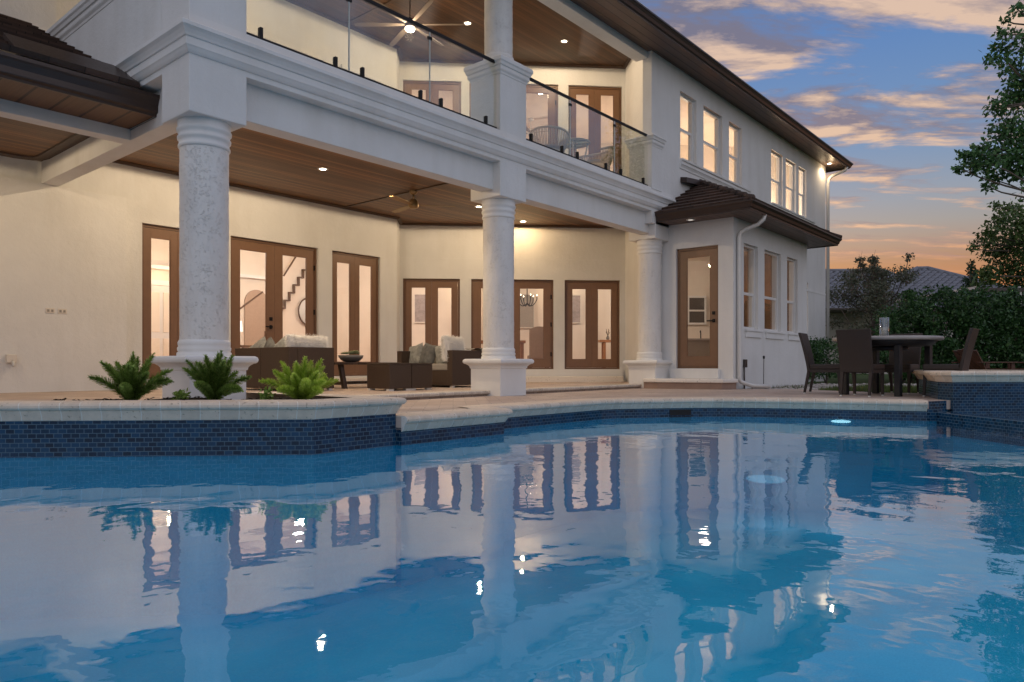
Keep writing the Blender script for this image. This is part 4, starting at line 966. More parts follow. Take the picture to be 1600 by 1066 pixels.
# crape myrtle beyond the wing
x, y = fr(25, 12.6); bl = []
for k in range(30):
    a = random.uniform(0, 6.28); q = random.random() ** .6 * 1.7; bl.append((x + q * math.cos(a), y + q * math.sin(a), random.uniform(1.5, 3.8) - q * .25, random.uniform(.34, .56)))
for k in range(14):
    a = random.uniform(0, 6.28); q = random.random() * 1.1; bl.append((x + q * math.cos(a), y + q * math.sin(a), random.uniform(3.5, 4.25), random.uniform(.12, .24), .05))
t = tree('crape_myrtle', 'sparse grey green multi stem tree with reddish tips beyond the house wing', (x, y, -.05), bl, 15000, .085, 'myrtle', (x + .3, y, 2.2), .06)
m = MB()
for k in range(5): limb(m, (x + random.uniform(-.2, .2), y + random.uniform(-.2, .2), 0), (x + random.uniform(-1, 1), y + random.uniform(-1, 1), random.uniform(2.2, 3.3)), .045, .012)
for k in range(90):
    b = random.choice(bl); c = Vector(b[:3]); d = Vector((random.gauss(0, 1), random.gauss(0, 1), random.gauss(.5, .6))).normalized() * random.uniform(.3, .65); m.tube([tuple(c - d * .5), tuple(c + d * .6)], [.008, .003], 5)
m.build('stem', M['bark'], t)
# big leaning tree at the right edge
x, y = fr(18, 13.9); bl = []
def vb(px, py, d, r, w=None):      # a clump of foliage given by its bearing from the pool corner
    rr = (px - 800) / 1120 * d; q = fr(d, rr); return (q[0], q[1], .475 + (570 - py) / 1120 * d, r) + ((w,) if w else ())
for (px, py, r) in ((1590, 15, .25), (1575, 60, .3), (1560, 85, .32), (1585, 105, .4), (1600, 130, .5), (1590, 155, .45), (1562, 165, .3), (1550, 172, .22), (1575, 195, .45), (1600, 210, .5), (1560, 215, .32), (1540, 232, .3), (1520, 240, .26), (1505, 243, .2), (1498, 262, .16), (1520, 262, .26), (1545, 255, .35), (1575, 245, .45), (1600, 255, .5), (1550, 280, .25), (1547, 293, .14), (1625, 60, .6), (1640, 130, .8), (1640, 210, .8), (1650, 290, .8), (1625, 290, .3), (1680, 100, 1.), (1690, 220, 1.1), (1680, 20, .8), (1720, 330, .9), (1640, -30, .5), (1690, -60, .8), (1571, 32, .14), (1563, 50, .15), (1530, 250, .3), (1583, 270, .3)):
    bl.append(vb(px, py, 18 + random.uniform(-.6, .6), r))
tree('laurel_oak', 'tall dark leafy tree with drooping branches at the right edge of the garden', (x, y, -.05), bl, 15000, .13, 'treeleaf', (x - .2, y + .1, 8.6), .13)
m = MB(); a, b = vb(1597, 330, 18, 0), vb(1585, 240, 18, 0)
x, y = fr(27, 20.2); bl = []
for (px, py, r) in ((1580, 330, .5), (1560, 345, .45), (1545, 365, .4), (1530, 378, .3), (1520, 388, .22), (1550, 395, .5), (1575, 375, .7), (1600, 350, .8), (1600, 400, .9), (1565, 425, .7), (1540, 430, .45), (1530, 452, .45), (1600, 450, .9), (1640, 360, 1.2), (1650, 430, 1.3), (1700, 400, 1.5), (1620, 318, .5), (1555, 320, .2)):
    bl.append(vb(px, py, 27 + random.uniform(-.8, .8), r))
tree('garden_tree', 'dense olive green tree behind the hedge below the tall leaning tree', (x, y, -.05), bl, 13000, .15, 'treeleaf2', (x, y, 5.6), .16)
x, y = fr(35, 22.4)
bl = [(x + random.uniform(-1, 1) * (5.6 - z) * .13, y + random.uniform(-1, 1) * (5.6 - z) * .13, z, .16 + (5.6 - z) * .10) for z in [2.2 + .14 * i for i in range(24)]]
tree('conifer', 'small pointed conifer behind the neighbour roof and hedge', (x, y, -.05), bl, 3600, .14, 'conifer', (x, y, 5.4), .08, limbs=False)
random.seed(5)
for k, (d, r, h) in enumerate(((52, 32, 7), (58, 46, 9), (60, 24, 6.4))):
    x, y = fr(d, r); bl = [(x + random.uniform(-2.6, 2.6), y + random.uniform(-2.6, 2.6), random.uniform(h * .4, h * .8), random.uniform(.9, 1.5)) for q in range(16)]
    tree('distant_tree', 'dark distant tree %s' % ['beyond the neighbour roof by the conifer', 'farthest, behind the olive green tree', 'low, behind the neighbour roof'][k], (x, y, -.05), bl, 4200, .3, 'treeleaf', (x, y, h * .75), .2, 'distant trees')

# foxtail ferns
def fern(label, x, y, z, n, hmax, spread, mat, seed, rot=0):
    rg = random.Random(seed); t = thing('foxtail_fern', label, 'fern', (x, y, z), 'foxtail ferns in the planter'); m = MB(); st = MB()
    for k in range(n):
        a = rot + k * 2.39996 + rg.uniform(-.3, .3); f = (k + rg.random()) / n; lean = .08 + 1.15 * f ** 1.3 * rg.uniform(.55, 1.3); L = hmax * rg.uniform(.72, 1.08) * (1 if f < .7 else .95)
        hor = Vector((math.cos(a), math.sin(a), 0)); pts = []; p = Vector((x, y, z)) + hor * .03 * rg.random(); ang = lean * .55; S = 14
        for i in range(S + 1):
            pts.append(p.copy()); ang += lean * .5 / S * (1 + 1.2 * i / S); p += (hor * math.sin(ang) * spread + Vector((0, 0, math.cos(ang)))).normalized() * L / S
        st.tube(pts, [.004 - .003 * i / S for i in range(S + 1)], 5)
        for i in range(S):
            for q in range(36):
                u_ = (i + rg.random()) / S; c = pts[i].lerp(pts[i + 1], rg.random()); tg = (pts[i + 1] - pts[i]).normalized()
                w = (.016 + .042 * math.sin(math.pi * min(1, u_ * .93 + .10)) ** .7) if u_ < .97 else .010
                b = rg.random() * 6.283; e1 = tg.orthogonal().normalized(); e2 = tg.cross(e1); dr = (e1 * math.cos(b) + e2 * math.sin(b)) * .85 + tg * .7; dr.normalize(); sd = dr.cross(tg).normalized() * .0046
                m.face([tuple(c - sd), tuple(c + sd), tuple(c + dr * w * 1.15 + sd * .4), tuple(c + dr * w * 1.15 - sd * .4)])
    m.build('frond', M[mat], t); st.build('stem', M['stem'], t)
fern('dark green foxtail fern, leftmost in the planter', 2.75, 6.91, .14, 22, .43, 1.25, 'fern_a', 3)
fern('upright green foxtail fern before the left column pedestal', 3.25, 6.34, .14, 24, .43, 1.15, 'fern_a', 8)
fern('bright yellow green foxtail fern before the wicker sofa', 3.78, 5.74, .14, 30, .41, 1.3, 'fern_b', 12)
for k, (x, y, s) in enumerate(((3.02, 6.52, .07), (3.58, 6.02, .08), (3.12, 6.75, .06))):
    t = thing('planter_seedling', 'small low green seedling in the mulch %s' % ['between the left two ferns', 'between the right two ferns', 'right of the leftmost fern'][k], 'plant', (x, y, .14)); m = MB(); leaf_quads(m, [(x, y, .17 + s * .3, s * .8)], 90, .05, .4); m.build('leaf', M['fern_a'], t)

# ------------------------------------------------------------------ patio furniture
def cushion_mesh(m, c, w, h, t, rot, fur=0, seed=0, n=14):
    """pillow: w x h face, thickness t; rot maps local (x = width, y = thickness, z = height)"""
    rg = random.Random(seed); V = []; F = []
    for side in (1, -1):
        for i in range(n + 1):
            for j in range(n + 1):
                a, b = 2 * i / n - 1, 2 * j / n - 1; th = ((1 - a ** 4) * (1 - b ** 4)) ** .55
                pin = 1 - .07 * (1 - abs(a)) * abs(b) - .0; pin2 = 1 - .07 * (1 - abs(b)) * abs(a)
                wr = .012 * noise.noise(Vector((a * 2.4 + seed, b * 2.4, side)))
                V.append(Vector((a * w / 2 * pin2, side * (t / 2 * th + wr * th), b * h / 2 * pin)))
        k = 0 if side == 1 else (n + 1) ** 2
        for i in range(n):
            for j in range(n):
                f = (k + i * (n + 1) + j, k + (i + 1) * (n + 1) + j, k + (i + 1) * (n + 1) + j + 1, k + i * (n + 1) + j + 1); F.append(f if side == -1 else f[::-1])
    c = Vector(c); W = [rot @ v + c for v in V]; m.raw([tuple(v) for v in W], F, True)
    if fur:
        for k in range(fur):
            i = rg.randrange(len(F)); f = F[i]; u_, v_ = rg.random(), rg.random(); p = W[f[0]].lerp(W[f[1]], u_).lerp(W[f[3]].lerp(W[f[2]], u_), v_)
            nn = (W[f[1]] - W[f[0]]).cross(W[f[3]] - W[f[0]])
            if nn.length < 1e-9: continue
            nn.normalize(); d = (nn + Vector((rg.gauss(0, .5), rg.gauss(0, .5), rg.gauss(-.25, .5)))).normalized() * rg.uniform(.04, .085); s = d.orthogonal().normalized() * .0034
            m.face([tuple(p - s), tuple(p + s), tuple(p + d)])
def pillow(label, c, w, h, t, yaw, tilt, roll, mat, fur=0, seed=0, group=None, name='throw_pillow'):
    rot = Matrix.Rotation(yaw, 3, 'Z') @ Matrix.Rotation(tilt, 3, 'X') @ Matrix.Rotation(roll, 3, 'Y'); m = MB(); cushion_mesh(m, c, w, h, t, rot, fur, seed)
    return tag(m.build(name, M[mat]), label, 'pillow', group)
def part(parent, name, mat, boxes, bevel=.01):
    m = MB()
    for b in boxes: m.box(*b)
    return m.build(name, M[mat], parent, bevel=bevel)
def sofa(label, x0, x1, y0, y1, zt, back, modules=2):
    """wicker sofa on the patio; back = 'low' (back along x0) or 'high' (back along x1)"""
    t = thing('wicker_sofa', label, 'sofa', ((x0 + x1) / 2, (y0 + y1) / 2, UP)); z0 = UP + .035; zs = UP + .30; w = .15
    bx = (x0, x0 + w) if back == 'low' else (x1 - w, x1); sx = (x0 + w, x1) if back == 'low' else (x0, x1 - w)
    L = (y1 - y0) / modules
    for k in range(modules): part(t, 'back_panel', 'wicker', [(bx[0], bx[1], y0 + k * L + .004, y0 + (k + 1) * L - .004, z0, zt)])
    part(t, 'arm', 'wicker', [(sx[0], sx[1], y0, y0 + .13, z0, zt)]); part(t, 'arm', 'wicker', [(sx[0], sx[1], y1 - .13, y1, z0, zt)])
    part(t, 'seat_base', 'wicker', [(sx[0] + .01, sx[1] - .01, y0 + .13, y1 - .13, z0, zs)])
    for k in range(modules):
        l = (y1 - y0 - .26) / modules; part(t, 'seat_cushion', 'cushion', [(sx[0] + .01, sx[1] - .005, y0 + .135 + k * l, y0 + .125 + (k + 1) * l, zs, zs + .12)], .03)
    for k in range(modules):
        l = (y1 - y0 - .26) / modules; cx = (bx[1], bx[1] + .14) if back == 'low' else (bx[0] - .14, bx[0]); part(t, 'back_cushion', 'cushion', [(cx[0], cx[1], y0 + .14 + k * l, y0 + .12 + (k + 1) * l, zs + .12, zt - .05)], .04)
    for (a, b) in ((x0 + .05, y0 + .05), (x1 - .05, y0 + .05), (x0 + .05, y1 - .05), (x1 - .05, y1 - .05)): part(t, 'foot', 'white_metal', [(a - .03, a + .03, b - .03, b + .03, UP, z0)], 0)
    return t
sofa('brown wicker sofa seen from behind, left of the coffee table', 5.93, 6.73, 9.34, 10.90, UP + .665, 'low')
pillow('white shaggy fur lumbar pillow on the near arm of the left sofa', (6.36, 9.52, UP + .70), .72, .30, .20, R(4), R(-8), R(2), 'fur', 5200, 1, name='fur_pillow')
for k, (x, y, q) in enumerate(((6.22, 9.98, 14), (6.2, 10.33, -16), (6.22, 10.66, 8))):
    pillow('grey patterned pillow leaning on the left sofa back, %s' % ['beside the fur pillow', 'middle one of three', 'nearest the left column'][k], (x, y, UP + .60), .40, .40, .15, R(90 + q), R(12), R((38, -24, 30)[k]), ('pillow', 'pillow_dark', 'pillow')[k], 0, k + 3, 'patterned pillows on the left sofa')
sofa('brown wicker sofa facing left, behind the middle column pedestal', 8.82, 9.72, 8.84, 10.30, UP + .655, 'high')
for k, (x, y, q) in enumerate(((9.16, 9.40, 34), (9.12, 9.76, 26), (9.10, 10.08, 22))):
    pillow('beige woven pillow on the right sofa, %s' % ['nearest the fur pillow', 'between its two neighbours', 'farthest along'][k], (x, y, UP + .58), .35, .42, .15, R(70 + q), R(14), R((16, -12, 14)[k]), ('pillow', 'pillow_dark', 'pillow')[k], 0, k + 11, 'woven pillows on the right sofa')
pillow('pale shaggy fur pillow standing at the near arm of the right sofa', (9.05, 9.05, UP + .68), .50, .46, .20, R(8), R(-10), R(3), 'fur', 5200, 5, name='fur_pillow')
m = MB()
for i in range(14):
    for j in range(8):
        def q(a, b):
            s_ = a / 14 * .9; y = 8.80 + b / 8 * .42; 
            return (9.5 + (s_ if s_ < .28 else .28 + .01), y + .02 * math.sin(a), UP + .69 + .012 * math.sin(a * 1.3 + b) - max(0, s_ - .28))
        m.face([q(i, j), q(i + 1, j), q(i + 1, j + 1), q(i, j + 1)], smooth=True)
tag(m.build('throw_blanket', M['cushion']), 'grey throw blanket over the corner of the right sofa back', 'blanket')
for k, x in enumerate((7.07, 7.515)):
    t = thing('wicker_ottoman', 'brown wicker cube ottoman, %s' % ['left one, nearer the coffee bowl', 'right one, nearer the middle column'][k], 'ottoman', (x + .22, 8.7, UP), 'pair of wicker ottomans')
    part(t, 'body', 'wicker', [(x, x + .437, 8.42, 8.97, UP + .03, UP + .405)], .012)
    part(t, 'rim', 'wicker', [(x - .004, x + .441, 8.416, 8.974, UP + .405, UP + .425)], .008)
    for (a, b) in ((x + .05, 8.47), (x + .39, 8.47), (x + .05, 8.92), (x + .39, 8.92)): part(t, 'foot', 'white_metal', [(a - .05, a + .05, b - .03, b + .03, UP, UP + .03)], 0)
t = thing('coffee_table', 'dark wood trestle coffee table between the wicker sofas', 'table', (7.75, 10.12, UP))
part(t, 'tabletop', 'wood', [(7.10, 8.50, 9.82, 10.42, UP + .40, UP + .44)], .006)
for x in (7.3, 8.3):
    for s in (-1, 1):
        m = MB(); y = 10.12; V = [(x - .035, y + s * .13, UP + .40), (x + .035, y + s * .13, UP + .40), (x + .035, y + s * .20, UP + .40), (x - .035, y + s * .20, UP + .40), (x - .035, y + s * .24, UP), (x + .035, y + s * .24, UP), (x + .035, y + s * .31, UP), (x - .035, y + s * .31, UP)]
        m.raw(V, [(0, 1, 2, 3), (7, 6, 5, 4), (0, 4, 5, 1), (1, 5, 6, 2), (2, 6, 7, 3), (3, 7, 4, 0)]); m.build('leg', M['wood'], t, fix=True)
    part(t, 'crossbar', 'wood', [(x - .02, x + .02, 9.90, 10.34, UP + .06, UP + .12)], 0)
part(t, 'stretcher', 'wood', [(7.32, 8.28, 10.09, 10.15, UP + .065, UP + .115)], 0)
t = thing('planter_bowl', 'grey stone bowl of succulents on the coffee table', 'bowl', (7.62, 10.1, UP + .44))
m = MB(); m.lathe([(.07, 0), (.14, .02), (.20, .075), (.215, .12), (.20, .125), (.19, .12), (.001, .10)], (7.62, 10.1), 36, UP + .44); m.build('bowl', M['ceramic'], t)
rg = random.Random(4)
for k in range(8):
    a = k * .8; q = .02 if k == 7 else .12; cx, cy = 7.62 + q * math.cos(a), 10.1 + q * math.sin(a); m = MB(); zc = UP + .575 + rg.uniform(0, .035)
    for ring, (nl, l, el) in enumerate(((8, .075, .35), (7, .06, .75), (5, .042, 1.15))):
        for i in range(nl):
            b = i * 6.283 / nl + ring * .4; d = Vector((math.cos(b) * math.cos(el), math.sin(b) * math.cos(el), math.sin(el))); s_ = Vector((-math.sin(b), math.cos(b), 0)); o = Vector((cx, cy, zc)); up = d.cross(s_)
            m.raw([tuple(o), tuple(o + d * l * .55 + s_ * l * .3), tuple(o + d * l), tuple(o + d * l * .55 - s_ * l * .3), tuple(o + d * l * .5 - up * .012), ], [(0, 1, 4), (1, 2, 4), (2, 3, 4), (3, 0, 4), (0, 3, 2, 1)])
    m.build('succulent', M['succulent'], t)

# outdoor dining set
t = thing('dining_table', 'tall round stone topped table on four dark legs on the deck', 'table', (12.4, 2.8, 0)); tx, ty = 12.4, 2.8
m = MB(); m.lathe([(.001, .845), (.70, .845), (.765, .85), (.78, .862), (.78, .89), (.77, .905), (.001, .908)], (tx, ty), 64); m.build('tabletop', M['stone'], t)
m = MB(); m.lathe([(.001, .76), (.60, .76), (.62, .765), (.70, .838), (.70, .845)], (tx, ty), 48); m.build('apron', M['darkmetal'], t)
for s in ((11.87, 2.52), (12.68, 2.27), (12.12, 3.33), (12.93, 3.08)):
    m = MB(); a = R(-17); uu = (math.cos(a), math.sin(a)); vv = (-uu[1], uu[0]); m.obox(s, uu, vv, -.042, .042, -.042, .042, 0, .77); m.build('leg', M['darkmetal'], t, bevel=.004)
m = MB(); m.lathe([(.001, .70), (.30, .70), (.30, .76), (.001, .76)], (tx, ty), 24); m.build('brace', M['darkmetal'], t)
t = thing('hurricane_vase', 'clear glass hurricane vase on the round stone table', 'vase', (12.35, 2.82, .908))
m = MB(); m.lathe([(.001, .912), (.062, .912), (.068, .92), (.068, 1.215), (.064, 1.215), (.064, .93), (.001, .93)], (12.35, 2.82), 32); m.build('glass', M['clearglass'], t)
m = MB(); m.lathe([(.001, .932), (.038, .932), (.038, 1.06), (.001, 1.062)], (12.35, 2.82), 24); m.build('candle', M['candle'], t)
def wchair():
    """wicker dining chair facing +x, back towards -x, at the origin"""
    t = thing('wicker_chair', 'x', 'chair', (0, 0, 0), 'wicker chairs round the stone table'); h = .235
    m = MB(); m.box(-.22, .25, -h, h, .40, .485); m.build('seat', M['wicker_d'], t, bevel=.02)
    m = MB(); n = 8; V = []; F = []
    for i in range(n + 1):
        f = i / n; x = -.235 - .14 * f ** 1.3; z = .36 + .64 * f; w = h + .012 * f
        for (dx, dy) in ((-.022, -w), (.022, -w), (.022, w), (-.022, w)):
            V.append((x + dx, dy, z + (.012 * (1 if i == n else 0) * 0)))
    for i in range(n):
        for k in range(4): F.append((i * 4 + k, i * 4 + (k + 1) % 4, i * 4 + 4 + (k + 1) % 4, i * 4 + 4 + k))
    F += [(3, 2, 1, 0), (n * 4, n * 4 + 1, n * 4 + 2, n * 4 + 3)]; m.raw(V, F); m.build('backrest', M['wicker_d'], t, bevel=.012)
    m = MB(); m.box(-.21, .24, -h + .01, h - .01, .35, .40); m.build('seat_rail', M['wicker_d'], t)
    for (a, b, dx) in ((.215, -.205, .02), (.215, .205, .02), (-.225, -.205, -.075), (-.225, .205, -.075)):
        m = MB(); q = .024; p = .017; V = [(a - q, b - q, .42), (a + q, b - q, .42), (a + q, b + q, .42), (a - q, b + q, .42), (a + dx - p, b - p, .02), (a + dx + p, b - p, .02), (a + dx + p, b + p, .02), (a + dx - p, b + p, .02)]
        m.raw(V, [(0, 1, 2, 3), (7, 6, 5, 4), (0, 4, 5, 1), (1, 5, 6, 2), (2, 6, 7, 3), (3, 7, 4, 0)]); l = m.build('leg', M['wicker_d'], t, fix=True)
        m = MB(); m.lathe([(.016, 0), (.018, .004), (.018, .02), (.012, .022)], (a + dx, b), 12); m.build('foot_cap', M['white_metal'], l)
    m = MB(); m.box(-.262, -.255, -.02, .02, .425, .44); m.build('tag_plate', M['white_metal'], t)
    return t
c0_ = wchair(); c0_['label'] = 'dark wicker chair with its back to the pool, left front of the round table'
c0_.location = (11.74, 2.98, 0); c0_.rotation_euler = (0, 0, R(-6))
copy_tree(c0_, None, (12.28, 3.66, 0), R(-84), 'dark wicker chair facing the table from the house side, in profile')
copy_tree(c0_, None, (12.28, 1.98, 0), R(88), 'dark wicker chair in profile on the spa side of the round table')
copy_tree(c0_, None, (13.18, 2.78, 0), R(176), 'dark wicker chair on the far side of the round table, facing the pool')
# slatted garden chairs beyond the spa
def gchair():
    t = thing('adirondack_chair', 'x', 'chair', (0, 0, 0), 'slatted garden chairs'); 
    for k in range(5):
        m = MB(); y = -.24 + k * .12; V = [(-.20, y - .052, .30), (-.20, y + .052, .30), (-.52, y + .052 * 1.15, .86 - .02 * abs(k - 2)), (-.52, y - .052 * 1.15, .86 - .02 * abs(k - 2))]
        V += [(v[0] - .02, v[1], v[2] - .012) for v in V]; m.raw(V, [(0, 1, 2, 3), (7, 6, 5, 4), (0, 4, 5, 1), (1, 5, 6, 2), (2, 6, 7, 3), (3, 7, 4, 0)]); m.build('back_slat', M['redwood'], t, fix=True)
    for k in range(5):
        m = MB(); x = -.14 + k * .12; z = .33 + k * .022; m.box(x - .05, x + .05, -.29, .29, z, z + .02); m.build('seat_slat', M['redwood'], t)
    for s in (-1, 1):
        m = MB(); m.box(-.50, .42, s * .33 - .06, s * .33 + .06, .55, .575); m.build('armrest', M['redwood'], t, bevel=.008)
        m = MB(); m.box(.30, .39, s * .31 - .02, s * .31 + .02, 0, .55); m.build('leg', M['redwood'], t)
        m = MB(); V = [(.38, s * .31 - .02, .42), (-.62, s * .31 - .02, .0), (-.52, s * .31 - .02, .0), (.38, s * .31 - .02, .34)]; V += [(v[0], v[1] + .04, v[2]) for v in V]
        m.raw(V, [(0, 1, 2, 3), (7, 6, 5, 4), (0, 4, 5, 1), (1, 5, 6, 2), (2, 6, 7, 3), (3, 7, 4, 0)]); m.build('leg', M['redwood'], t, fix=True)
    return t
g0 = gchair(); g0['label'] = 'red brown slatted garden chair just behind the spa coping'; x, y = fr(15.2, 10.05); g0.location = (x, y, -.04); g0.rotation_euler = (0, 0, R(-38))
x, y = fr(15.4, 11.25); copy_tree(g0, None, (x, y, -.04), R(150), 'red brown slatted garden chair farther right beyond the spa, arm toward the hedge')

# ------------------------------------------------------------------ fans and balcony furniture
def fan(name, label, x, y, zc, drop, r, blades, mb, mm, light, rot, w=.10, pitch=.2):
    t = thing(name, label, 'ceiling fan', (x, y, zc)); z = zc - drop
    m = MB(); m.lathe([(.075, 0), (.075, -.03), (.05, -.065), (.018, -.075)], (x, y), 28, zc); m.build('canopy', M[mm], t)
    m = MB(); m.tube([(x, y, zc - .05), (x, y, z + .12)], .014, 10); m.build('downrod', M[mm], t)
    m = MB(); m.lathe([(.02, .16), (.05, .15), (.085, .10), (.10, .04), (.095, 0), (.06, -.03), (.001, -.035)], (x, y), 32, z); mo = m.build('motor', M[mm], t)
    if light:
        m = MB(); m.lathe([(.085, -.03), (.09, -.055), (.07, -.085), (.001, -.10)], (x, y), 28, z); m.build('light_globe', M['lamp'], t)
        l = bpy.data.lights.new('fan_lamp', 'POINT'); l.energy = 26; l.color = (1, .76, .49); l.shadow_soft_size = .08; o = bpy.data.objects.new('fan_lamp', l); COL.objects.link(o); o.parent = t; o.location = (0, 0, -drop - .2)
    for k in range(blades):
        a = rot + k * 2 * math.pi / blades; e = Vector((math.cos(a), math.sin(a), 0)); s_ = Vector((-e.y, e.x, pitch)); V = []; F = []; m = MB(); n = 8
        for i in range(n + 1):
            f = i / n; ww = w * (.55 + .45 * min(1, f * 3)) * (1 if f < .9 else 1 - (f - .9) * 3.5); c = Vector((x, y, z + .03)) + e * (.09 + (r - .09) * f)
            for (q, h) in ((-.5, 0), (.5, 0), (.5, .008), (-.5, .008)): V.append(tuple(c + s_ * ww * q + Vector((0, 0, h))))
        for i in range(n):
            for q in range(4): F.append((i * 4 + q, i * 4 + (q + 1) % 4, i * 4 + 4 + (q + 1) % 4, i * 4 + 4 + q))
        F += [(3, 2, 1, 0), (n * 4, n * 4 + 1, n * 4 + 2, n * 4 + 3)]; m.raw(V, F); m.build('blade', M[mb], t, fix=True)
    return t
fan('ceiling_fan', 'small three bladed brass ceiling fan under the patio ceiling', 9.05, 10.1, CL, .30, .78, 3, 'brass', 'brass', False, R(-42), .11)
fan('ceiling_fan', 'large lit ceiling fan with long pale blades under the balcony ceiling', 9.1, 10.25, CU, .62, 1.05, 6, 'bladew', 'gutter', True, R(10), .10)
fan('ceiling_fan', 'dark wooden ceiling fan glimpsed at the top of the narrow patio door', 10.95, 14.6, 3.62, .50, .62, 4, 'blade', 'gutter', False, R(24), .11)
fan('ceiling_fan', 'white ceiling fan inside the upper room behind the middle balcony door', 15.05, 12.1, 7.10, .42, .66, 4, 'bladew', 'white_metal', False, R(20), .10)
recessed(13.8, 10.79, 7.10, 'lit round ceiling light inside the upper room above the white fan', 20, group='room downlights')
recessed(7.2, 14.6, 3.62, 'lit round ceiling light inside the living room', 20, group='room downlights')
def rope_chair():
    t = thing('rope_chair', 'x', 'chair', (0, 0, 0), 'rope chairs on the balcony')
    m = MB(); m.lathe([(.001, .37), (.24, .37), (.27, .385), (.27, .42), (.24, .435), (.001, .44)], (0, 0), 28); m.build('seat', M['rope'], t)
    rim = []
    for k in range(25):
        a = R(60) + R(240) * k / 24; f = abs(k - 12) / 12; rim.append((.33 * math.cos(a) * 1.05, .36 * math.sin(a), .78 - .13 * f ** 2.2))
    m = MB(); m.tube(rim, .021, 8); m.build('back_rim', M['rope'], t)
    m = MB()
    for k in range(1, 24):
        a = R(60) + R(240) * k / 24; p = rim[k]
        for q in (-.012, .012): m.tube([(.25 * math.cos(a) - q * math.sin(a), .26 * math.sin(a) + q * math.cos(a), .40), ((p[0] + .29 * math.cos(a)) / 2 - q * math.sin(a), (p[1] + .30 * math.sin(a)) / 2 + q * math.cos(a), .60), (p[0] - q * math.sin(a), p[1] + q * math.cos(a), p[2])], .0085, 5)
    m.build('woven_back', M['rope'], t)
    for (a, b) in ((.19, .19), (.19, -.19), (-.19, .19), (-.19, -.19)): m = MB(); m.tube([(a * .9, b * .9, .38), (a * 1.15, b * 1.15, .2), (a * 1.25, b * 1.25, 0)], .014, 8); m.build('leg', M['ropeframe'], t)
    m = MB(); m.lathe([(.001, .44), (.22, .44), (.24, .455), (.24, .49), (.21, .51), (.001, .515)], (0, 0), 28); m.build('cushion', M['cushion'], t)
    return t
r0 = rope_chair(); r0['label'] = 'beige woven rope chair on the balcony beside the pier, left of the glass table'; r0.location = (10.30, 7.85, BF); r0.rotation_euler = (0, 0, R(15))
copy_tree(r0, None, (11.62, 7.72, BF), R(165), 'beige woven rope chair on the balcony, on the wing side of the glass table')
t = thing('bistro_table', 'round glass topped woven table on the balcony', 'table', (10.98, 7.78, BF)); x, y = 10.98, 7.78
m = MB(); m.lathe([(.001, .74), (.26, .74), (.26, .748), (.001, .748)], (x, y), 40, BF); m.build('glass_top', M['tableglass'], t)
m = MB(); m.tube([(x + .275 * math.cos(2 * math.pi * k / 40), y + .275 * math.sin(2 * math.pi * k / 40), BF + .735) for k in range(41)], .022, 8); m.build('rim', M['rope'], t)
for k in range(4):
    a = k * math.pi / 2 + .5; m = MB(); m.tube([(x + .25 * math.cos(a), y + .25 * math.sin(a), BF + .72), (x + .17 * math.cos(a), y + .17 * math.sin(a), BF + .35), (x + .23 * math.cos(a), y + .23 * math.sin(a), BF)], .013, 8); m.build('leg', M['ropeframe'], t)
m = MB(); m.tube([(x + .18 * math.cos(2 * math.pi * k / 30), y + .18 * math.sin(2 * math.pi * k / 30), BF + .36) for k in range(31)], .011, 6); m.build('ring', M['ropeframe'], t)

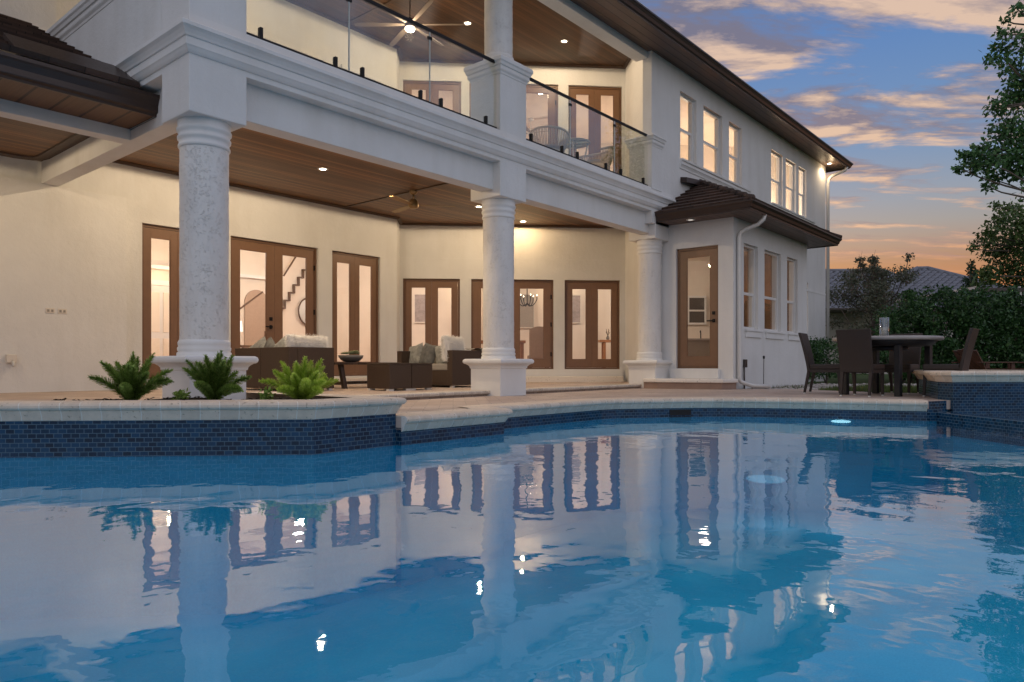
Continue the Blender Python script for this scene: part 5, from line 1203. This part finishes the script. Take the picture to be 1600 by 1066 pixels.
# ------------------------------------------------------------------ neighbour house and pool enclosure behind the hedge
x, y = fr(44, 25.2); nb = thing('neighbour_house', 'low pale neighbour house with grey barrel tile hip roof behind the hedge', 'house', (x, y, 0))
U_ = (.6469, -.7626); V_ = (.7626, .6469)
m = MB(); m.obox((x, y), U_, V_, -5.2, 5.2, -4.4, 4.4, -.05, 3.7); m.build('wall', M['nbwall'], nb)
m = MB(); m.obox((x, y), U_, V_, -8.1, -5.2, -2.3, 6.2, -.05, 3.75); m.build('wall', M['nbwall'], nb)
m = MB(); m.obox((x, y), U_, V_, -8.6, 5.8, -5.0, 6.6, 3.48, 3.56); m.build('soffit', M['gutter_grey'], nb)
def hip(cx, cy, hw, hd, ze, zp, ridge):
    m = MB()
    def W(a, b, z): return Vector((cx + U_[0] * a + V_[0] * b, cy + U_[1] * a + V_[1] * b, z))
    ra, rb = (W(-ridge, 0, zp), W(ridge, 0, zp))
    sl = [(W(-hw, -hd, ze), W(hw, -hd, ze), ra, rb), (W(hw, -hd, ze), W(hw, hd, ze), rb, rb), (W(hw, hd, ze), W(-hw, hd, ze), rb, ra), (W(-hw, hd, ze), W(-hw, -hd, ze), ra, ra)]
    for (ea, eb, ta, tb) in sl[:2] + sl[3:]:
        up = ((ta + tb) / 2 - (ea + eb) / 2); n = int(up.length / .40); ln = (eb - ea).length; al = (eb - ea).normalized(); nor = al.cross(up).normalized()
        if nor.z < 0: nor = -nor
        for k in range(n):
            l0, r0 = ea.lerp(ta, k / n), eb.lerp(tb, k / n); l1, r1 = ea.lerp(ta, min(1, (k + 1.1) / n)), eb.lerp(tb, min(1, (k + 1.1) / n)); s0, s1 = (l0 - ea).dot(al), (r0 - ea).dot(al); u0, u1 = (l1 - ea).dot(al), (r1 - ea).dot(al)
            c = max(2, int((s1 - s0) / .41) * 8); prev = None
            for i in range(c + 1):
                ff = i / c; a0 = s0 + (s1 - s0) * ff; hgt = .08 + .075 * math.sin(a0 / .41 * 2 * math.pi); a1 = min(max(a0, u0), u1)
                p0 = ea + al * a0 + up * (k / n) + nor * (hgt + .03); p1 = ea + al * a1 + up * min(1, (k + 1.1) / n) + nor * hgt * .8
                b0 = ea + al * a0 + up * (k / n)
                if prev: m.face([tuple(prev[0]), tuple(p0), tuple(p1), tuple(prev[1])], smooth=True); m.face([tuple(prev[2]), tuple(b0), tuple(p0), tuple(prev[0])])
                prev = (p0, p1, b0)
    for a, b in ((sl[0][0], ra), (sl[0][1], rb), (sl[2][0], rb), (sl[2][1], ra), (ra, rb)):
        if (b - a).length > .1: m.tube([tuple(a + Vector((0, 0, .08))), tuple(b + Vector((0, 0, .10)))], .13, 8)
    return m.build('roof', M['tile_grey'], nb)
hip(x, y, 5.8, 5.0, 3.55, 6.3, .3)
hip(x - U_[0] * 3.4 + V_[0] * 2, y - U_[1] * 3.4 + V_[1] * 2, 5.2, 4.8, 3.6, 6.42, 2.0)
m = MB(); m.obox((x, y), U_, V_, -5.9, 5.9, -5.1, -4.98, 3.4, 3.6); m.build('gutter', M['gutter_grey'], nb)
x, y = fr(27, 18.5); t = thing('screen_enclosure', 'screened pool enclosure with grey roof panels and pale beams behind the hedge', 'enclosure', (x, y, 0))
m = MB(); m.obox((x, y), U_, V_, -1.4, 6, -.6, 5, 3.22, 3.26); m.build('roof_panel', M['screen'], t)
for a in (-1.4, .2, 1.8, 3.4, 5): m = MB(); m.obox((x, y), U_, V_, a - .03, a + .03, -.62, 5, 3.26, 3.36); m.build('beam', M['white_metal'], t)
for a in (-1.4, .2, 1.8, 3.4, 5): m = MB(); m.obox((x, y), U_, V_, a - .035, a + .035, -.66, -.59, -.05, 3.22); m.build('post', M['white_metal'], t)
m = MB(); m.obox((x, y), U_, V_, -1.45, 6, -.68, -.60, 3.16, 3.30); m.build('fascia', M['gutter_grey'], t)

# ------------------------------------------------------------------ sky, sun, camera, render settings
w = bpy.data.worlds.new('World'); SC.world = w; w.use_nodes = True; nt = w.node_tree; nt.nodes.clear(); N = NT(nt)
d = N.n('ShaderNodeTexCoord').outputs['Generated']; q = N.sep(d)
el = N.math('MAXIMUM', q[2], 0.0)
az = N.vmath('DOT_PRODUCT', d, (.93, .37, 0.))             # 1 towards the sunset, -1 behind the pool
glow = N.ramp(el, [(0., (.52, .13, .045)), (.07, (.48, .135, .055)), (.10, (.36, .135, .07)), (.125, (.29, .155, .105)), (.15, (.265, .205, .185)), (.172, (.235, .24, .255)), (.20, (.20, .25, .32)), (.27, (.115, .225, .40)), (.40, (.07, .18, .42)), (1., (.055, .13, .30))])
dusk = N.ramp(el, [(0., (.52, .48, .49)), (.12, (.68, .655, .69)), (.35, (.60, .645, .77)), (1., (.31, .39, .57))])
side = N.ramp(az, [(.0, (1, 1, 1)), (.62, (0, 0, 0))])
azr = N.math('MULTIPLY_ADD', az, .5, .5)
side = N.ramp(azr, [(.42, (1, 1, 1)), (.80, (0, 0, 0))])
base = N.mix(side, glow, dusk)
den = N.math('ADD', el, .07); cp = N.comb(N.math('DIVIDE', q[0], den), N.math('DIVIDE', q[1], den), 0.)
vr = N.n('ShaderNodeVectorRotate', rotation_type='Z_AXIS'); N.link(cp, vr.inputs[0]); vr.inputs['Angle'].default_value = R(-40.3)
def cmap(dx, sx, sy):
    mp = N.n('ShaderNodeMapping'); N.link(vr.outputs[0], mp.inputs[0]); mp.inputs['Scale'].default_value = (sx, sy, 1); mp.inputs['Location'].default_value = (CLX + dx * sx, CLY, 0); return mp.outputs[0]
CLX, CLY = 3.1, 1.7
n1 = N.noise(cmap(0, 1.5, .62), 2.6, 10, .62, .25); n2 = N.noise(cmap(0, 1.5, .6), .62, 2, .5)
n3 = N.noise(cmap(.09, 1.5, .62), 2.6, 10, .62, .25)
cov = N.math('ADD', N.math('MULTIPLY', n1, .72), N.math('MULTIPLY', n2, .42))
hi = N.ramp(el, [(.02, (.03, .03, .03)), (.085, (.07, .07, .07)), (.13, (.04, .04, .04)), (.16, (.0, .0, .0)), (.21, (.03, .03, .03)), (.26, (.085, .085, .085)), (.33, (.08, .08, .08)), (.40, (.10, .10, .10))])
cm = N.ramp(N.math('ADD', cov, hi), [(.605, (0, 0, 0)), (.70, (1, 1, 1))])
lit = N.ramp(N.math('ADD', N.math('MULTIPLY', N.math('SUBTRACT', n1, n3), 5.5), .20), [(0, (0, 0, 0)), (1, (1, 1, 1))])
warm = N.ramp(el, [(.05, (.48, .15, .07)), (.12, (.42, .19, .11)), (.17, (.60, .37, .25)), (.3, (.66, .45, .31)), (1, (.6, .48, .42))])
cool = N.ramp(el, [(.05, (.42, .17, .10)), (.16, (.19, .15, .19)), (.4, (.145, .135, .19)), (1, (.2, .2, .27))])
cc = N.mix(lit, cool, warm)
cc = N.mix(side, cc, N.mix(lit, (.40, .40, .50, 1), (.75, .66, .64, 1)))
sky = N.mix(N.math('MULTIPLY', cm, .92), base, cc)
below = N.math('LESS_THAN', q[2], 0.); sky = N.mix(below, sky, (.05, .05, .05, 1))
ns = N.n('ShaderNodeTexSky', sky_type='NISHITA'); ns.sun_disc = False; ns.sun_elevation = R(2); ns.sun_rotation = math.atan2(.93, .37)
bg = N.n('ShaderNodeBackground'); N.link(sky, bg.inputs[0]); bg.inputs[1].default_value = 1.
bg2 = N.n('ShaderNodeBackground'); N.link(ns.outputs[0], bg2.inputs[0]); bg2.inputs[1].default_value = .015
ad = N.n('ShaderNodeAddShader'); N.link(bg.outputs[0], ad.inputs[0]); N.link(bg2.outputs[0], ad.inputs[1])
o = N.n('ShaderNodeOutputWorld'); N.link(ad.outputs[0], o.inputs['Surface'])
sun = bpy.data.lights.new('sun', 'SUN'); sun.energy = .12; sun.angle = R(6); sun.color = (1, .55, .30)
so = bpy.data.objects.new('sun', sun); COL.objects.link(so); so.rotation_euler = Vector((-.93, -.37, -.05)).to_track_quat('-Z', 'Y').to_euler()

cam = bpy.data.cameras.new('camera'); co = bpy.data.objects.new('camera', cam); COL.objects.link(co); SC.camera = co
cam.sensor_width = 36; cam.lens = 1120 / 1600 * 36; cam.shift_y = 37 / 1600; cam.clip_start = .05; cam.clip_end = 2000
co.location = (0, 0, .475); co.rotation_euler = Vector((.762611, .646857, 0)).to_track_quat('-Z', 'Y').to_euler()
SC.view_settings.view_transform = 'Standard'; SC.view_settings.look = 'None'; SC.view_settings.exposure = .2; SC.view_settings.gamma = 1
SC.render.engine = 'CYCLES'; cy = SC.cycles
cy.use_denoising = True; cy.denoiser = 'OPENIMAGEDENOISE'; cy.max_bounces = 10; cy.diffuse_bounces = 4; cy.glossy_bounces = 4; cy.transmission_bounces = 6; cy.transparent_max_bounces = 24
cy.caustics_reflective = False; cy.caustics_refractive = False; cy.sample_clamp_indirect = 6; cy.sample_clamp_direct = 0; cy.use_adaptive_sampling = True; cy.adaptive_threshold = .01
